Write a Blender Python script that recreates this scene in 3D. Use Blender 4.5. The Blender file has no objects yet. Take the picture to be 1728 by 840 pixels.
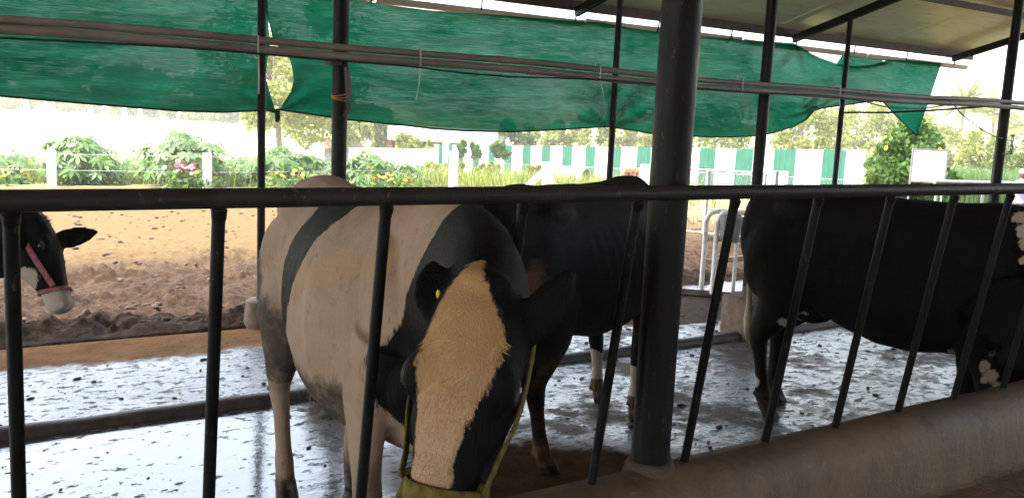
import bpy, bmesh, math, random
import numpy as np
from mathutils import Vector, Matrix, noise as mnoise

random.seed(7)
rng = np.random.default_rng(11)
C = bpy.context.scene.collection
R = math.radians
PI = math.pi

# ------------------------------------------------------------------ camera calibration
F = 1505.0
_X = np.array([3231 - 864, 300 - 420, F]); _X /= np.linalg.norm(_X)
_D = np.array([413 - 864, 10000, F]); _D = _D - _X * (_D @ _X); _D /= np.linalg.norm(_D)
_Y = np.cross(_X, _D)
if _Y[2] < 0: _Y = -_Y
CAMR = np.array([_X, _Y, -_D])
CAMH = 1.75
CP = np.array([0, 0, CAMH])

def ray(x, y): return CAMR @ np.array([x - 864, y - 420, F])
def onZ(x, y, z=0.0):
    r = ray(x, y); return Vector(CP + r * ((z - CAMH) / r[2]))
def onY(x, y, Y):
    r = ray(x, y); return Vector(CP + r * (Y / r[1]))
def onX(x, y, X):
    r = ray(x, y); return Vector(CP + r * (X / r[0]))
def onD(x, y, d): return Vector(CP + ray(x, y) / F * d)

def clamp(a, b, c): return max(b, min(c, a))
def sstep(a, b, x):
    t = clamp((x - a) / (b - a), 0, 1); return t * t * (3 - 2 * t)
def terrain(x, y):
    z = -0.026 * clamp(x - 11, 0, 20) * sstep(-6, 10, y) - 0.043 * clamp(y - 16, 0, 28)
    d = max(0, math.hypot(x, y) - 50)
    return z + 0.003 * d
def gd(x, Z):
    """ground point seen in photo column x at depth Z along the view axis"""
    y = 200.0
    for _ in range(40):
        p = onD(x, y, Z)
        y += (p.z - terrain(p.x, p.y)) / Z * F * 0.9
    return onD(x, y, Z)
def top_h(x, Z, ytop):
    """height above ground of something in column x at depth Z whose top reaches row ytop"""
    return onD(x, ytop, Z).z - gd(x, Z).z

# ------------------------------------------------------------------ mesh helpers
class MB:
    def __init__(s): s.v = []; s.f = []; s.m = []
    def add(s, vs, fs, mi=0):
        b = len(s.v); s.v.extend([tuple(v) for v in vs])
        s.f.extend([tuple(i + b for i in f) for f in fs]); s.m.extend([mi] * len(fs)); return s
    def box(s, c, size, rz=0.0, bevel=0.0, mi=0, M=None):
        bm = bmesh.new(); bmesh.ops.create_cube(bm, size=1)
        bmesh.ops.scale(bm, vec=size, verts=bm.verts)
        if bevel: bmesh.ops.bevel(bm, geom=bm.edges[:], offset=bevel, segments=2, affect='EDGES', profile=0.6)
        Mx = Matrix.Translation(Vector(c)) @ (M if M is not None else Matrix.Rotation(rz, 4, 'Z'))
        bm.verts.index_update()
        s.add([Mx @ v.co for v in bm.verts], [[v.index for v in f.verts] for f in bm.faces], mi); bm.free(); return s
    def beam(s, a, b, w, h, ref=(0, 0, 1), bevel=0.0, mi=0):
        a = Vector(a); b = Vector(b); d = b - a; L = d.length; d.normalize()
        ref = Vector(ref); sd = d.cross(ref); sd.normalize(); up = sd.cross(d)
        M = Matrix((d, sd, up)).transposed().to_4x4()
        return s.box((a + b) / 2, (L, w, h), bevel=bevel, M=M, mi=mi)
    def tube(s, pts, radii, seg=12, ref=(0, 0, 1), cap=True, mi=0):
        """loft through pts; radii: float or list of float or (a,b): a along side, b along up"""
        P = [Vector(p) for p in pts]; n = len(P)
        if not isinstance(radii, (list, tuple)): radii = [radii] * n
        rings = []; ref = Vector(ref); prev = None
        for i in range(n):
            t = (P[min(i + 1, n - 1)] - P[max(i - 1, 0)])
            if t.length < 1e-9: t = Vector((0, 0, 1))
            t.normalize()
            sd = t.cross(ref)
            if sd.length < 0.12:
                sd = prev - t * prev.dot(t) if prev is not None else t.cross(Vector((0, 1, 0.01)))
            sd.normalize()
            if prev is not None and sd.dot(prev) < 0: sd = -sd
            prev = sd; up = sd.cross(t)
            r = radii[i]; a, b = (r, r) if not isinstance(r, (tuple, list)) else r
            rings.append([P[i] + sd * (a * math.cos(2 * PI * k / seg)) + up * (b * math.sin(2 * PI * k / seg)) for k in range(seg)])
        return s.loft(rings, cap, mi)
    def loft(s, rings, cap=True, mi=0):
        n = len(rings); k = len(rings[0]); vs = [v for r in rings for v in r]; fs = []
        for i in range(n - 1):
            for j in range(k):
                fs.append((i * k + j, i * k + (j + 1) % k, (i + 1) * k + (j + 1) % k, (i + 1) * k + j))
        if cap:
            fs.append(tuple(range(k - 1, -1, -1))); fs.append(tuple((n - 1) * k + j for j in range(k)))
        return s.add(vs, fs, mi)
    def ell(s, c, r, M=None, seg=16, rings=10, mi=0):
        vs = []; fs = []; c = Vector(c)
        for i in range(rings + 1):
            th = PI * i / rings
            for j in range(seg):
                ph = 2 * PI * j / seg
                v = Vector((r[0] * math.sin(th) * math.cos(ph), r[1] * math.sin(th) * math.sin(ph), r[2] * math.cos(th)))
                if M is not None: v = M @ v
                vs.append(c + v)
        for i in range(rings):
            for j in range(seg):
                fs.append((i * seg + j, (i + 1) * seg + j, (i + 1) * seg + (j + 1) % seg, i * seg + (j + 1) % seg))
        return s.add(vs, fs, mi)
    def mesh(s, name='m', clean=True):
        me = bpy.data.meshes.new(name); me.from_pydata(s.v, [], s.f)
        me.polygons.foreach_set('material_index', s.m); me.update()
        if clean:
            bm = bmesh.new(); bm.from_mesh(me)
            bmesh.ops.remove_doubles(bm, verts=bm.verts, dist=1e-5)
            bmesh.ops.recalc_face_normals(bm, faces=bm.faces); bm.to_mesh(me); bm.free()
        return me
    def build(s, name, mats, parent=None, smooth=True, clean=True):
        me = s.mesh(name, clean)
        return link(name, me, mats, parent, smooth)

def link(name, me, mats, parent=None, smooth=True, angle=40):
    if not isinstance(mats, (list, tuple)): mats = [mats]
    for m in mats: me.materials.append(m)
    if smooth:
        me.polygons.foreach_set('use_smooth', [True] * len(me.polygons))
        if smooth != 'all':
            try: me.set_sharp_from_angle(angle=R(angle))
            except Exception: pass
    o = bpy.data.objects.new(name, me); C.objects.link(o)
    if parent is not None: o.parent = parent
    return o

def tag(o, label, cat, group=None, kind=None):
    if label: o['label'] = label
    if cat: o['category'] = cat
    if group: o['group'] = group
    if kind: o['kind'] = kind
    return o
def empty(name, loc, label, cat, rz=0.0, group=None):
    o = bpy.data.objects.new(name, None); C.objects.link(o); o.location = loc; o.rotation_euler = (0, 0, rz)
    o.empty_display_size = 0.1
    return tag(o, label, cat, group)
def structure(o): o['kind'] = 'structure'; return o
def copy_tree(o, parent=None):
    c = o.copy(); C.objects.link(c)
    if parent is not None: c.parent = parent
    for ch in [k for k in o.children]: copy_tree(ch, c)
    return c

def fuse(mb, voxel, smooth_it=6, fac=0.5):
    me = mb.mesh('tmp', clean=False)
    bm = bmesh.new(); bm.from_mesh(me); bmesh.ops.recalc_face_normals(bm, faces=bm.faces); bm.to_mesh(me); bm.free()
    o = bpy.data.objects.new('tmp', me); C.objects.link(o)
    m = o.modifiers.new('r', 'REMESH'); m.mode = 'VOXEL'; m.voxel_size = voxel
    if smooth_it:
        s = o.modifiers.new('s', 'SMOOTH'); s.factor = fac; s.iterations = smooth_it
    dg = bpy.context.evaluated_depsgraph_get(); dg.update()
    out = bpy.data.meshes.new_from_object(o.evaluated_get(dg))
    bpy.data.objects.remove(o); bpy.data.meshes.remove(me)
    return out

# ------------------------------------------------------------------ materials
def newmat(name):
    m = bpy.data.materials.new(name); m.use_nodes = True
    nt = m.node_tree; b = nt.nodes['Principled BSDF']; return m, nt, b
def N(nt, t, **kw):
    n = nt.nodes.new(t)
    for k, v in kw.items():
        if k in n.inputs: n.inputs[k].default_value = v
        else: setattr(n, k, v)
    return n
def coords(nt, scale=(1, 1, 1), obj=True, rot=(0, 0, 0)):
    tc = nt.nodes.new('ShaderNodeTexCoord'); mp = nt.nodes.new('ShaderNodeMapping')
    mp.inputs['Scale'].default_value = scale; mp.inputs['Rotation'].default_value = rot
    nt.links.new(tc.outputs['Object' if obj else 'Generated'], mp.inputs['Vector']); return mp.outputs['Vector']
def noise(nt, vec, scale, detail=4, rough=0.6, dist=0.0):
    n = nt.nodes.new('ShaderNodeTexNoise'); n.inputs['Scale'].default_value = scale
    n.inputs['Detail'].default_value = detail; n.inputs['Roughness'].default_value = rough; n.inputs['Distortion'].default_value = dist
    nt.links.new(vec, n.inputs['Vector']); return n.outputs['Fac']
def ramp(nt, fac, stops):
    r = nt.nodes.new('ShaderNodeValToRGB'); e = r.color_ramp.elements
    while len(e) < len(stops): e.new(0.5)
    for i, (p, c) in enumerate(stops):
        e[i].position = p; e[i].color = (*c, 1) if len(c) == 3 else c
    nt.links.new(fac, r.inputs['Fac']); return r.outputs['Color']
def g(v): return (v, v, v)
def mixc(nt, fac, a, b, mode='MIX'):
    m = nt.nodes.new('ShaderNodeMix'); m.data_type = 'RGBA'; m.blend_type = mode
    for sock, val in ((m.inputs[0], fac), (m.inputs[6], a), (m.inputs[7], b)):
        if hasattr(val, 'links'): nt.links.new(val, sock)
        elif isinstance(val, (int, float)): sock.default_value = val
        else: sock.default_value = (*val, 1)
    return m.outputs[2]
def mth(nt, op, a, b=None, cl=False):
    m = nt.nodes.new('ShaderNodeMath'); m.operation = op; m.use_clamp = cl
    for i, v in enumerate((a, b)):
        if v is None: continue
        if hasattr(v, 'links'): nt.links.new(v, m.inputs[i])
        else: m.inputs[i].default_value = v
    return m.outputs[0]
def bump(nt, b, h, strength=0.3, dist=0.01):
    n = nt.nodes.new('ShaderNodeBump'); n.inputs['Strength'].default_value = strength; n.inputs['Distance'].default_value = dist
    nt.links.new(h, n.inputs['Height']); nt.links.new(n.outputs[0], b.inputs['Normal'])
def setc(nt, b, c):
    if hasattr(c, 'links'): nt.links.new(c, b.inputs['Base Color'])
    else: b.inputs['Base Color'].default_value = (*c, 1)

def surf(name, c1, c2, scale=8, rough=0.7, bs=0.2, bscale=None, metal=0.0, spec=0.5, stretch=(1, 1, 1), detail=5, bd=0.01, p0=0.35, p1=0.65):
    m, nt, b = newmat(name); v = coords(nt, stretch)
    n = noise(nt, v, scale, detail)
    setc(nt, b, ramp(nt, n, [(p0, c1), (p1, c2)]))
    b.inputs['Roughness'].default_value = rough; b.inputs['Metallic'].default_value = metal; b.inputs['Specular IOR Level'].default_value = spec
    if bs: bump(nt, b, noise(nt, v, bscale or scale * 3, 6), bs, bd)
    return m

M = {}
def painted_steel(name, base, rust, chips, thr=0.62):
    m, nt, b = newmat(name); v = coords(nt)
    n1 = noise(nt, v, 9, 8, 0.7); n2 = noise(nt, coords(nt, (1, 1, 0.25)), 26, 6, 0.7); n3 = noise(nt, coords(nt, (1, 1, 0.4)), 55, 5, 0.7)
    c = ramp(nt, n1, [(0.3, tuple(x * 0.6 for x in base)), (0.7, tuple(x * 1.5 for x in base))])
    c = mixc(nt, ramp(nt, n2, [(thr, g(0)), (thr + 0.06, g(1))]), c, rust)
    c = mixc(nt, ramp(nt, n3, [(0.62, g(0)), (0.68, g(0.8))]), c, chips)
    setc(nt, b, c)
    nt.links.new(ramp(nt, n1, [(0.3, g(0.32)), (0.75, g(0.6))]), b.inputs['Roughness'])
    b.inputs['Specular IOR Level'].default_value = 0.16
    bump(nt, b, mth(nt, 'ADD', n2, n3), 0.4, 0.004)
    return m
M['steel'] = painted_steel('painted_steel', (0.005, 0.0055, 0.0052), (0.028, 0.016, 0.010), (0.07, 0.065, 0.055))
M['rail'] = painted_steel('rail_steel', (0.026, 0.024, 0.022), (0.05, 0.032, 0.02), (0.14, 0.12, 0.1), 0.6)
M['steel_dark'] = painted_steel('steel_dark', (0.009, 0.008, 0.008), (0.02, 0.012, 0.008), (0.08, 0.07, 0.06), 0.66)
M['purlin'] = surf('purlin_steel', (0.045, 0.027, 0.021), (0.085, 0.055, 0.04), 12, 0.6, 0.15)
M['conduit'] = surf('old_plastic_pipe', (0.13, 0.11, 0.092), (0.24, 0.21, 0.18), 6, 0.5, 0.15, 60, stretch=(0.3, 1, 1))
M['rubber'] = surf('black_cable', (0.008, 0.008, 0.009), (0.02, 0.02, 0.02), 20, 0.5, 0.1)
M['tie'] = surf('clear_tie', (0.34, 0.36, 0.32), (0.5, 0.52, 0.46), 20, 0.4, 0)
M['gutter'] = surf('pale_gutter', (0.42, 0.36, 0.29), (0.68, 0.62, 0.52), 5, 0.5, 0.15, stretch=(0.3, 1, 1))
M['white_tube'] = surf('chipped_white_tube', (0.42, 0.38, 0.34), (0.78, 0.75, 0.72), 14, 0.45, 0.1, p0=0.3, p1=0.5)
M['plank'] = surf('pale_plank', (0.36, 0.27, 0.19), (0.52, 0.42, 0.31), 6, 0.75, 0.2, 30, stretch=(0.2, 1, 1))
M['bucket'] = surf('grey_plastic', (0.16, 0.15, 0.14), (0.26, 0.25, 0.24), 9, 0.6, 0.1)
M['wire'] = surf('galvanised_wire', (0.16, 0.16, 0.155), (0.28, 0.28, 0.27), 20, 0.45, 0.0, metal=0.6)
M['galv'] = surf('galvanised_pipe', (0.24, 0.24, 0.24), (0.4, 0.4, 0.39), 12, 0.5, 0.1, metal=0.3)
M['white_paint'] = surf('white_paint', (0.68, 0.67, 0.63), (0.85, 0.84, 0.81), 7, 0.7, 0.12)
M['post_white'] = surf('limewashed_concrete', (0.62, 0.6, 0.56), (0.82, 0.81, 0.78), 12, 0.85, 0.3)
M['grey_conc'] = surf('grey_concrete', (0.24, 0.22, 0.2), (0.36, 0.33, 0.3), 12, 0.85, 0.3)
M['rope_y'] = surf('yellow_strap', (0.055, 0.040, 0.005), (0.17, 0.125, 0.016), 55, 0.9, 0.7, 240, bd=0.004)
M['rope_r'] = surf('red_strap', (0.20, 0.045, 0.055), (0.36, 0.12, 0.125), 60, 0.85, 0.6, 200, bd=0.004)
M['yellow'] = surf('yellow_plastic', (0.62, 0.48, 0.02), (0.7, 0.56, 0.03), 20, 0.4, 0)
M['eye'], _nt, _b = newmat('eye'); setc(_nt, _b, (0.008, 0.006, 0.005)); _b.inputs['Roughness'].default_value = 0.06
M['wet_pad'] = surf('wet_pad', (0.10, 0.085, 0.075), (0.24, 0.21, 0.19), 5, 0.22, 0.3, 14)
M['mortar'] = surf('dark_mortar', (0.05, 0.034, 0.022), (0.10, 0.07, 0.048), 16, 0.85, 0.6, 50)
M['orange_wire'] = surf('orange_twine', (0.5, 0.2, 0.02), (0.6, 0.28, 0.04), 30, 0.7, 0)
M['stripe_g'] = surf('green_sheet', (0.005, 0.085, 0.052), (0.010, 0.11, 0.07), 3, 0.5, 0.05)
M['stripe_w'] = surf('white_sheet', (0.74, 0.75, 0.76), (0.84, 0.84, 0.84), 3, 0.5, 0.05)
M['culvert'] = surf('weathered_pipe_concrete', (0.3, 0.23, 0.18), (0.46, 0.38, 0.3), 6, 0.85, 0.3)
M['tile_wall'] = surf('dark_red_wall', (0.07, 0.025, 0.02), (0.13, 0.055, 0.04), 4, 0.8, 0.1)
M['block'] = surf('laterite_block', (0.3, 0.13, 0.07), (0.46, 0.24, 0.14), 9, 0.9, 0.4)
M['thatch'] = surf('thatch', (0.2, 0.14, 0.09), (0.36, 0.27, 0.18), 16, 0.9, 0.5)
M['tarp'] = surf('grey_blue_tarp', (0.24, 0.30, 0.36), (0.36, 0.42, 0.48), 4, 0.5, 0.1)
M['bark'] = surf('bark', (0.11, 0.08, 0.055), (0.24, 0.19, 0.14), 10, 0.9, 0.5, stretch=(1, 1, 0.3))
M['palm_bark'] = surf('palm_bark', (0.26, 0.22, 0.18), (0.42, 0.37, 0.31), 6, 0.9, 0.4, stretch=(1, 1, 4))
M['stem'] = surf('green_stem', (0.12, 0.14, 0.06), (0.2, 0.2, 0.1), 10, 0.8, 0.2)
M['roofconc'] = surf('white_roof_edge', (0.66, 0.64, 0.6), (0.82, 0.8, 0.77), 4, 0.8, 0.1)
M['shirt'] = surf('lavender_cloth', (0.22, 0.2, 0.32), (0.3, 0.28, 0.42), 14, 0.9, 0.3)
M['cap'] = surf('pale_cap', (0.6, 0.55, 0.5), (0.72, 0.68, 0.62), 14, 0.85, 0.2)
M['trouser'] = surf('dark_cloth', (0.05, 0.05, 0.06), (0.09, 0.09, 0.1), 14, 0.9, 0.3)
M['skin'] = surf('brown_skin', (0.15, 0.07, 0.04), (0.2, 0.1, 0.06), 10, 0.55, 0.1)
M['pink'] = surf('pink_petals', (0.5, 0.16, 0.24), (0.66, 0.28, 0.36), 20, 0.8, 0.1)
M['petal_y'] = surf('yellow_petals', (0.75, 0.5, 0.01), (0.85, 0.62, 0.03), 20, 0.7, 0.0)

def leafmat(name, c1, c2, c3, trans=0.45):
    m, nt, b = newmat(name)
    ge = nt.nodes.new('ShaderNodeNewGeometry')
    c = ramp(nt, ge.outputs['Random Per Island'], [(0.0, c1), (0.55, c2), (1.0, c3)])
    setc(nt, b, c); b.inputs['Roughness'].default_value = 0.55; b.inputs['Specular IOR Level'].default_value = 0.35
    tr = nt.nodes.new('ShaderNodeBsdfTranslucent'); nt.links.new(c, tr.inputs['Color'])
    mx = nt.nodes.new('ShaderNodeMixShader'); mx.inputs[0].default_value = trans
    out = nt.nodes['Material Output']
    nt.links.new(b.outputs[0], mx.inputs[1]); nt.links.new(tr.outputs[0], mx.inputs[2]); nt.links.new(mx.outputs[0], out.inputs['Surface'])
    return m
M['leaf_dark'] = leafmat('leaf_dark', (0.035, 0.06, 0.014), (0.06, 0.10, 0.022), (0.10, 0.14, 0.035))
M['leaf_mid'] = leafmat('leaf_mid', (0.08, 0.12, 0.024), (0.13, 0.18, 0.04), (0.20, 0.24, 0.06))
M['leaf_yel'] = leafmat('leaf_yel', (0.15, 0.18, 0.035), (0.24, 0.27, 0.06), (0.34, 0.34, 0.10))
M['papaya'] = leafmat('papaya_leaf', (0.07, 0.16, 0.035), (0.115, 0.22, 0.055), (0.17, 0.27, 0.075))
M['papaya_pale'] = leafmat('papaya_pale', (0.12, 0.2, 0.08), (0.17, 0.26, 0.11), (0.22, 0.30, 0.14))
M['palm'] = leafmat('palm_leaf', (0.17, 0.19, 0.07), (0.25, 0.27, 0.10), (0.34, 0.33, 0.14))
M['grass'] = leafmat('grass_blade', (0.11, 0.16, 0.02), (0.19, 0.23, 0.04), (0.30, 0.30, 0.08))
M['fodder'] = leafmat('fodder_blade', (0.06, 0.13, 0.035), (0.10, 0.17, 0.05), (0.15, 0.21, 0.075))
M['bush'] = leafmat('bush_leaf', (0.05, 0.12, 0.02), (0.085, 0.17, 0.032), (0.14, 0.22, 0.045))

# green shade net: a woven cloth that lets light through
def net_mat():
    m, nt, b = newmat('shade_net')
    tc = nt.nodes.new('ShaderNodeTexCoord')
    def mp(s):
        k = nt.nodes.new('ShaderNodeMapping'); k.inputs['Scale'].default_value = s
        nt.links.new(tc.outputs['Object'], k.inputs['Vector']); return k.outputs[0]
    streak = noise(nt, mp((1.3, 5, 16)), 4.5, 8, 0.75, 0.8)
    patch = noise(nt, mp((0.55, 1, 1.0)), 1.6, 4, 0.6, 0.4)
    weave = noise(nt, mp((3, 6, 60)), 5, 3, 0.6)
    c = ramp(nt, patch, [(0.3, (0.0005, 0.105, 0.053)), (0.7, (0.001, 0.16, 0.093))])
    c = mixc(nt, ramp(nt, streak, [(0.49, g(0)), (0.68, g(0.55))]), c, (0.03, 0.27, 0.20))
    dirt = noise(nt, mp((1, 1, 1)), 2.3, 5, 0.7)
    c = mixc(nt, ramp(nt, dirt, [(0.55, g(0)), (0.8, g(0.55))]), c, (0.012, 0.05, 0.03))
    di = nt.nodes.new('ShaderNodeBsdfDiffuse'); tr = nt.nodes.new('ShaderNodeBsdfTranslucent'); tp = nt.nodes.new('ShaderNodeBsdfTransparent')
    nt.links.new(c, di.inputs['Color']); nt.links.new(c, tr.inputs['Color'])
    m1 = nt.nodes.new('ShaderNodeMixShader'); m1.inputs[0].default_value = 0.62
    nt.links.new(di.outputs[0], m1.inputs[1]); nt.links.new(tr.outputs[0], m1.inputs[2])
    m2 = nt.nodes.new('ShaderNodeMixShader')
    s2 = mth(nt, 'MULTIPLY', mth(nt, 'ADD', streak, mth(nt, 'MULTIPLY', weave, 0.5)), mth(nt, 'ADD', patch, 0.5))
    hole = ramp(nt, s2, [(0.60, g(0.0)), (1.0, g(0.04))])
    nt.links.new(hole, m2.inputs[0]); nt.links.new(m1.outputs[0], m2.inputs[1]); nt.links.new(tp.outputs[0], m2.inputs[2])
    bp = nt.nodes.new('ShaderNodeBump'); bp.inputs['Strength'].default_value = 0.4; bp.inputs['Distance'].default_value = 0.02
    nt.links.new(streak, bp.inputs['Height']); nt.links.new(bp.outputs[0], di.inputs['Normal']); nt.links.new(bp.outputs[0], tr.inputs['Normal'])
    nt.links.new(m2.outputs[0], nt.nodes['Material Output'].inputs['Surface'])
    return m
M['net'] = net_mat()
M['net_hem'] = surf('net_hem', (0.001, 0.035, 0.02), (0.003, 0.06, 0.035), 30, 0.9, 0.3)
M['net_rope'] = surf('net_cord', (0.02, 0.22, 0.13), (0.05, 0.4, 0.25), 30, 0.8, 0.3)

def roof_mat():
    m, nt, b = newmat('roof_sheet')
    v = coords(nt); n1 = noise(nt, v, 0.8, 5); n2 = noise(nt, coords(nt, (0.4, 2.5, 2.5)), 5, 6)
    c = ramp(nt, n1, [(0.35, (0.80, 0.62, 0.43)), (0.65, (0.90, 0.73, 0.54))])
    c = mixc(nt, ramp(nt, n2, [(0.5, g(0)), (0.75, g(0.5))]), c, (0.42, 0.27, 0.17))
    setc(nt, b, c); b.inputs['Roughness'].default_value = 0.34; b.inputs['Metallic'].default_value = 0.12
    bump(nt, b, noise(nt, coords(nt, (1, 0.25, 1)), 3, 3), 0.15, 0.02)
    return m
M['roof'] = roof_mat()

# wet cow floor
def floor_mat():
    m, nt, b = newmat('wet_concrete')
    tc = nt.nodes.new('ShaderNodeTexCoord'); sep = nt.nodes.new('ShaderNodeSeparateXYZ')
    nt.links.new(tc.outputs['Object'], sep.inputs[0]); X, Y = sep.outputs[0], sep.outputs[1]
    v = tc.outputs['Object']
    nb = noise(nt, v, 1.4, 6, 0.65); nm = noise(nt, v, 7, 6, 0.7); ns = noise(nt, coords(nt, (0.75, 1.15, 1)), 15, 5, 0.68); nf = noise(nt, v, 110, 4, 0.7)
    def edge(val, a, bb):
        mr = nt.nodes.new('ShaderNodeMapRange'); mr.interpolation_type = 'SMOOTHSTEP'; nt.links.new(val, mr.inputs[0])
        mr.inputs[1].default_value = min(a, bb); mr.inputs[2].default_value = max(a, bb)
        return mr.outputs[0] if a < bb else mth(nt, 'SUBTRACT', 1.0, mr.outputs[0])
    jit = mth(nt, 'ADD', mth(nt, 'MULTIPLY', mth(nt, 'SUBTRACT', nb, 0.5), 0.55), mth(nt, 'MULTIPLY', mth(nt, 'SUBTRACT', nm, 0.5), 0.3))
    # dry strip beyond the wet: the edge runs at Y 6.2 on the left and 5.5 on the right
    far = edge(mth(nt, 'SUBTRACT', mth(nt, 'ADD', Y, jit), mth(nt, 'SUBTRACT', 6.25, mth(nt, 'MULTIPLY', edge(X, 2.5, 6.0), 0.72))), -0.06, 0.10)
    # trampled dung by the manger
    near = mth(nt, 'MULTIPLY', edge(mth(nt, 'ADD', mth(nt, 'ADD', Y, mth(nt, 'MULTIPLY', edge(X, 2.6, 3.5), 0.85)), mth(nt, 'MULTIPLY', jit, 2.2)), 4.15, 3.70), edge(mth(nt, 'ADD', X, jit), 1.55, 1.95))
    smear = mth(nt, 'MULTIPLY', ramp(nt, mth(nt, 'ADD', nb, mth(nt, 'MULTIPLY', nm, 0.5)), [(0.74, g(0)), (0.86, g(0.85))]), edge(X, 1.2, 2.4))
    near = mth(nt, 'MAXIMUM', near, smear)
    dry = mth(nt, 'MAXIMUM', far, near)
    # mirror pool on the left in front of the kerb
    pool = mth(nt, 'MULTIPLY', edge(X, 2.3, 1.2), edge(mth(nt, 'ADD', Y, mth(nt, 'MULTIPLY', jit, 0.6)), 5.2, 4.95))
    speck = ramp(nt, ns, [(0.555, g(0)), (0.60, g(1))])
    speckp = ramp(nt, mth(nt, 'ADD', ns, mth(nt, 'MULTIPLY', mth(nt, 'SUBTRACT', nb, 0.5), 0.25)), [(0.60, g(0)), (0.64, g(1))])
    sp = mixc(nt, pool, speck, speckp)
    wetc = ramp(nt, nm, [(0.3, (0.035, 0.033, 0.034)), (0.7, (0.09, 0.085, 0.085))])
    dung = ramp(nt, nm, [(0.3, (0.026, 0.014, 0.007)), (0.7, (0.085, 0.050, 0.028))])
    strip = ramp(nt, noise(nt, v, 3.2, 7, 0.7), [(0.3, (0.15, 0.082, 0.042)), (0.7, (0.27, 0.16, 0.088))])
    strip = mixc(nt, ramp(nt, noise(nt, v, 24, 5, 0.7), [(0.56, g(0)), (0.66, g(0.75))]), strip, (0.05, 0.03, 0.018))
    c = mixc(nt, sp, wetc, (0.03, 0.02, 0.014))
    c = mixc(nt, near, c, dung); c = mixc(nt, far, c, strip); setc(nt, b, c)
    rw = mixc(nt, pool, ramp(nt, nm, [(0.3, g(0.14)), (0.7, g(0.34))]), g(0.04))
    r = mixc(nt, sp, rw, g(0.75)); r = mixc(nt, near, r, g(0.8)); r = mixc(nt, far, r, g(0.85))
    nt.links.new(r, b.inputs['Roughness'])
    b.inputs['IOR'].default_value = 2.7
    sl = mixc(nt, ramp(nt, nb, [(0.36, g(0.16)), (0.62, g(0.50))]), g(0.0), g(1.0)); sl = mixc(nt, pool, sl, g(0.50)); sl = mixc(nt, sp, sl, g(0.2)); sl = mixc(nt, dry, sl, g(0.0))
    nt.links.new(sl, b.inputs['Specular IOR Level'])
    h = mth(nt, 'ADD', mth(nt, 'MULTIPLY', ns, mth(nt, 'SUBTRACT', 1.0, mth(nt, 'MULTIPLY', pool, 0.88))), mth(nt, 'MULTIPLY', sp, 0.35))
    h = mth(nt, 'ADD', h, mth(nt, 'MULTIPLY', noise(nt, coords(nt, (0.6, 1.3, 1)), 4.5, 3), mth(nt, 'SUBTRACT', 0.9, mth(nt, 'MULTIPLY', pool, 0.72))))
    h = mth(nt, 'ADD', h, mth(nt, 'MULTIPLY', nf, mth(nt, 'MULTIPLY', dry, 0.5)))
    bump(nt, b, h, 0.5, 0.014)
    return m
M['floor'] = floor_mat()

def ground_mat():
    m, nt, b = newmat('earth_and_field')
    tc = nt.nodes.new('ShaderNodeTexCoord'); sep = nt.nodes.new('ShaderNodeSeparateXYZ')
    nt.links.new(tc.outputs['Object'], sep.inputs[0]); X, Y = sep.outputs[0], sep.outputs[1]; v = tc.outputs['Object']
    def edge(val, a, bb):
        mr = nt.nodes.new('ShaderNodeMapRange'); mr.interpolation_type = 'SMOOTHSTEP'; nt.links.new(val, mr.inputs[0])
        mr.inputs[1].default_value = min(a, bb); mr.inputs[2].default_value = max(a, bb)
        return mr.outputs[0] if a < bb else mth(nt, 'SUBTRACT', 1.0, mr.outputs[0])
    n0 = noise(nt, v, 0.35, 5, 0.6); n1 = noise(nt, v, 2.2, 7, 0.7); n2 = noise(nt, v, 14, 6, 0.72); n3 = noise(nt, v, 60, 4, 0.7)
    mud = ramp(nt, n2, [(0.32, (0.016, 0.008, 0.004)), (0.52, (0.046, 0.025, 0.0125)), (0.75, (0.10, 0.061, 0.035))])
    mud = mixc(nt, ramp(nt, n1, [(0.64, g(0)), (0.72, g(0.7))]), mud, (0.085, 0.072, 0.064))
    dirt = ramp(nt, n2, [(0.3, (0.090, 0.052, 0.016)), (0.7, (0.165, 0.104, 0.034))])
    dirt = mixc(nt, ramp(nt, noise(nt, coords(nt, (0.7, 1.6, 1)), 9, 6, 0.75), [(0.54, g(0)), (0.62, g(0.85))]), dirt, (0.045, 0.026, 0.013))
    soil = ramp(nt, n1, [(0.35, (0.3, 0.2, 0.11)), (0.65, (0.44, 0.32, 0.19))])
    grass = ramp(nt, n1, [(0.3, (0.12, 0.14, 0.035)), (0.55, (0.24, 0.24, 0.075)), (0.75, (0.38, 0.33, 0.15))])
    field = ramp(nt, n0, [(0.35, (0.30, 0.33, 0.12)), (0.5, (0.56, 0.52, 0.36)), (0.65, (0.62, 0.57, 0.44))])
    jy = mth(nt, 'ADD', Y, mth(nt, 'MULTIPLY', mth(nt, 'SUBTRACT', n1, 0.5), 2.2))
    c = mixc(nt, edge(jy, 8.8, 11.2), mud, dirt)
    c = mixc(nt, mth(nt, 'MAXIMUM', edge(mth(nt, 'ADD', Y, mth(nt, 'MULTIPLY', n1, 3)), 22, 24), mth(nt, 'MULTIPLY', edge(jy, 9.2, 10.0), edge(X, 11.0, 13.0))), c, grass)
    far = edge(Y, 36, 46)
    c = mixc(nt, mth(nt, 'MULTIPLY', far, edge(X, 30, 18)), c, field)
    setc(nt, b, c); b.inputs['Roughness'].default_value = 0.9; b.inputs['Specular IOR Level'].default_value = 0.25
    bump(nt, b, mth(nt, 'ADD', n2, mth(nt, 'MULTIPLY', n3, 0.5)), 0.7, 0.03)
    return m
M['ground'] = ground_mat()

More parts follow.
